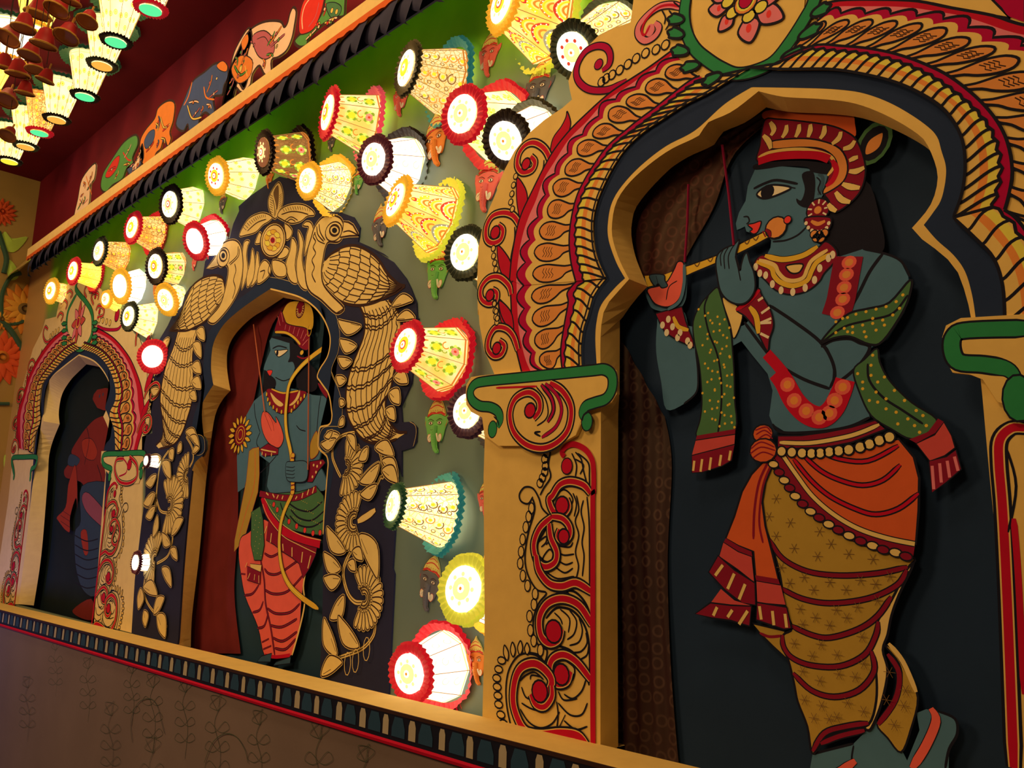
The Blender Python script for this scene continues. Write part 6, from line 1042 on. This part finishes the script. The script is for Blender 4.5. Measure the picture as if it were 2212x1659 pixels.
# ------------------------------------------------------------------ cluster of small copper bells near the camera side
cop = paint('bell_copper', alb=(.42, .17, .06), rough=.35, bump=.05); bred = paint('bell_red', alb=(.32, .02, .03), rough=.5); bgold = paint('bell_gold', alb=(.45, .25, .06), rough=.4)
def bell_proto():
    e = bpy.data.objects.new('copper_bell', None); C.objects.link(e)
    def lathe(prof, m, n=14):
        A = MB(); vs = [(r * math.cos(6.2832 * i / n), r * math.sin(6.2832 * i / n), z) for r, z in prof for i in range(n)]
        A.add(vs, [(k * n + i, k * n + (i + 1) % n, (k + 1) * n + (i + 1) % n, (k + 1) * n + i) for k in range(len(prof) - 1) for i in range(n)], m); return A
    lathe([(.002, .062), (.014, .060), (.022, .050), (.027, .032), (.033, .014), (.042, .002), (.043, 0), (.040, .0)], bred).build('bell_body', e, smooth=True)
    lathe([(.0425, .006), (.0445, .004), (.0445, -.001), (.0415, -.002)], bgold).build('gold_rim', e)
    A = lathe([(.041, .002), (.036, .0045), (.0, .005)], cop); A.build('mouth_disc', e)
    A = MB(); A.tube([(0, 0, .06), (0, 0, .09)], .0045, bgold, 6); A.build('loop', e); return e
bp_ = bell_proto(); first = True
BL = [(320, 130, .8, 1.25), (740, 190, .85, .9), (560, 320, .8, 1.05), (380, 690, .8, .8), (210, 800, .82, .9), (60, 1160, .82, .85), (370, 390, .75, 1.1), (250, 480, .75, 1.0), (60, 330, .75, 1.2), (150, 640, .78, 1.1), (30, 580, .75, 1.0), (50, 860, .8, 1.1), (480, 90, .78, 1.1), (600, 20, .8, .9), (200, 250, .74, 1.1), (300, 600, .8, .9)]
where = ['large brass-rimmed bell at the top of the cluster', 'bell hanging farthest right of the cluster', 'copper bell right of centre in the cluster', 'bell below the middle against the yellow shades', 'bell at the lower edge of the cluster', 'lowest bell of the cluster, alone at the left edge', 'bell in the dense middle of the cluster', 'bell just left below the dense middle', 'upper left bell of the cluster', 'bell in the lower middle of the cluster', 'bell at the left edge, halfway down', 'red bell low at the left edge', 'bell against the red frilled shade at the top', 'topmost bell, cut by the upper edge', 'bell under the large top bell', 'bell beside the yellow lit shade']
for (zx, zy, yy, s_), lab in zip(BL, where):
    if first: r = bp_; first = False
    else:
        r = bp_.copy(); C.objects.link(r)
        for ch in list(bp_.children):
            if ch.name.startswith('cord'): continue
            q_ = ch.copy(); C.objects.link(q_); q_.parent = r
    c = P(*pts('A %d,%d' % (zx, zy))[0], yy); r.location = c; r.scale = (s_, s_, s_); r.rotation_euler = (random.uniform(-.35, .1), random.uniform(-.3, .3), 0)
    A = MB(); top_ = r.matrix_basis @ Vector((0, 0, .088)) if 0 else Vector((c.x, c.y, c.z + .085 * s_)); A.tube([top_, (c.x, c.y, 2.76)], .0016, mt('brn'), 5); co = A.build('cord'); co.parent = r; co.matrix_parent_inverse = (Matrix.Translation(c) @ r.rotation_euler.to_matrix().to_4x4() @ Matrix.Diagonal((s_, s_, s_, 1))).inverted()
    tag(r, 'small copper ' + lab if not lab.startswith(('red', 'large')) else lab, 'bell', 'bells of the hanging cluster')
# ------------------------------------------------------------------ flower reliefs on the ochre corner
def relief_flower(X, c, u, v, nrm, R, cols, label, n1=16):
    e = empty('relief_flower', c, label, 'flower relief'); pet, inner, core = cols
    def pet_ring(r0, r1, w, n, lift, m, nm, ph=0):
        A = MB()
        for i in range(n):
            a = 6.2832 * i / n + ph; d = u * math.cos(a) + v * math.sin(a); t = -u * math.sin(a) + v * math.cos(a); vs = []
            for s in (0, .3, .6, .85, 1):
                ww = w * math.sin(math.pi * min(.98, .22 + .72 * s)) * (1 - .3 * s)
                for j, q_ in ((-1, 0), (-.5, 1), (0, .7), (.5, 1), (1, 0)): vs.append(c + d * (r0 + (r1 - r0) * s) + t * (ww * j) + nrm * (lift + .010 * q_ * math.sin(math.pi * (.15 + .7 * s))))
            A.add(vs, [(5 * k + j, 5 * k + j + 1, 5 * k + j + 6, 5 * k + j + 5) for k in range(4) for j in range(4)], m)
        A.build(nm, e, smooth=True)
    pet_ring(R * .45, R, R * .17, n1, .002, pet, 'outer_petals'); pet_ring(R * .2, R * .72, R * .13, n1 - 4, .012, inner, 'inner_petals', .2)
    A = MB(); vs = [c + nrm * .038]; 
    for k_, (r, h) in enumerate(((.13, .034), (.22, .024), (.25, .010))): vs += [c + (u * math.cos(6.2832 * i / 14) + v * math.sin(6.2832 * i / 14)) * R * r + nrm * h for i in range(14)]
    A.add(vs, [(0, 1 + i, 1 + (i + 1) % 14) for i in range(14)] + [(1 + 14 * k_ + i, 1 + 14 * k_ + (i + 1) % 14, 15 + 14 * k_ + (i + 1) % 14, 15 + 14 * k_ + i) for k_ in range(2) for i in range(14)], core); A.build('flower_centre', e, smooth=True); return e
XL = -7.295; uy, uz, nx_ = Vector((0, 1, 0)), Vector((0, 0, 1)), Vector((1, 0, 0))
fo_, fy_, fr_, fc_ = paint('relief_orange', alb=(.72, .28, .06)), paint('relief_yellow', alb=(.78, .42, .08)), paint('relief_red', alb=(.75, .12, .05)), paint('relief_centre', alb=(.22, .16, .07))
c = PX(71, 668, XL) if PX(71, 668, XL).y < 1.6 else P(71, 668, 1.6)
for (x, y), cols, R, lab in (((52, 668), (fo_, fy_, fc_), .16, 'orange daisy relief with brown centre, largest on the ochre wall'), ((3, 772), (fr_, fr_, fo_), .17, 'pink-red rosette relief at the left edge of the picture'), ((2, 690), (fo_, fy_, fc_), .07, 'small orange bud relief left of the large daisy'), ((2, 458), (fr_, fr_, fr_), .09, 'small red flower relief high on the dark wall'), ((0, 1150), (fy_, fo_, fc_), .10, 'yellow flower relief low at the left edge')):
    c = PX(x, y, XL); relief_flower(XL, c, uy, uz, nx_, R * 1.25, cols, lab)
PAL.update(vg=(52, 60, 30), vy=(150, 140, 36))
def wallstem(lst, w, col, name, label, cat):
    A = MB(); A.tube([PX(x, y, XL + .006) for x, y in cr(pts(lst), False, 5)], w, mt(col), 6); A.build(name, label=label, cat=cat)
wallstem('p 62,690 10,700 4,640 22,600 45,590', .016, 'vg', 'vine_relief', 'dark green vine relief curling round the orange daisy', 'vine')
wallstem('p -4,690 20,710 40,740 56,770', .022, 'vg', 'vine_relief', 'thick dark stem relief sloping below the orange daisy', 'vine')
wallstem('p -4,872 20,872', .014, 'vg', 'vine_relief', 'short dark stem relief beside the left capital', 'vine')
wallstem('p -4,500 6,530 14,560 8,590', .02, 'vg', 'vine_relief', 'grey vine relief on the dark upper wall', 'vine')
for lst, lab in (('p 18,560 34,575 40,598 24,605 14,585', 'yellow-green leaf relief above the orange daisy'), ('p -2,530 30,545 60,512 26,515 10,500', 'pale green leaf relief high beside the rail end'), ('p 56,758 70,740 80,755 70,775 60,772', 'yellow leaf relief next to the far arch'), ('p 8,990 14,985 24,1030 20,1040 10,1020', 'yellow leaf relief beside the left pillar')):
    q_ = [PX(x, y, XL + .002) for x, y in cr(pts(lst), True, 4)]; n = len(q_); mid = sum(q_, Vector((0, 0, 0))) / n + Vector((.014, 0, 0))
    A = MB(); A.add([mid] + q_, [(0, 1 + i, 1 + (i + 1) % n) for i in range(n)], mt('vy')); A.build('leaf_relief', label=lab, cat='leaf relief')
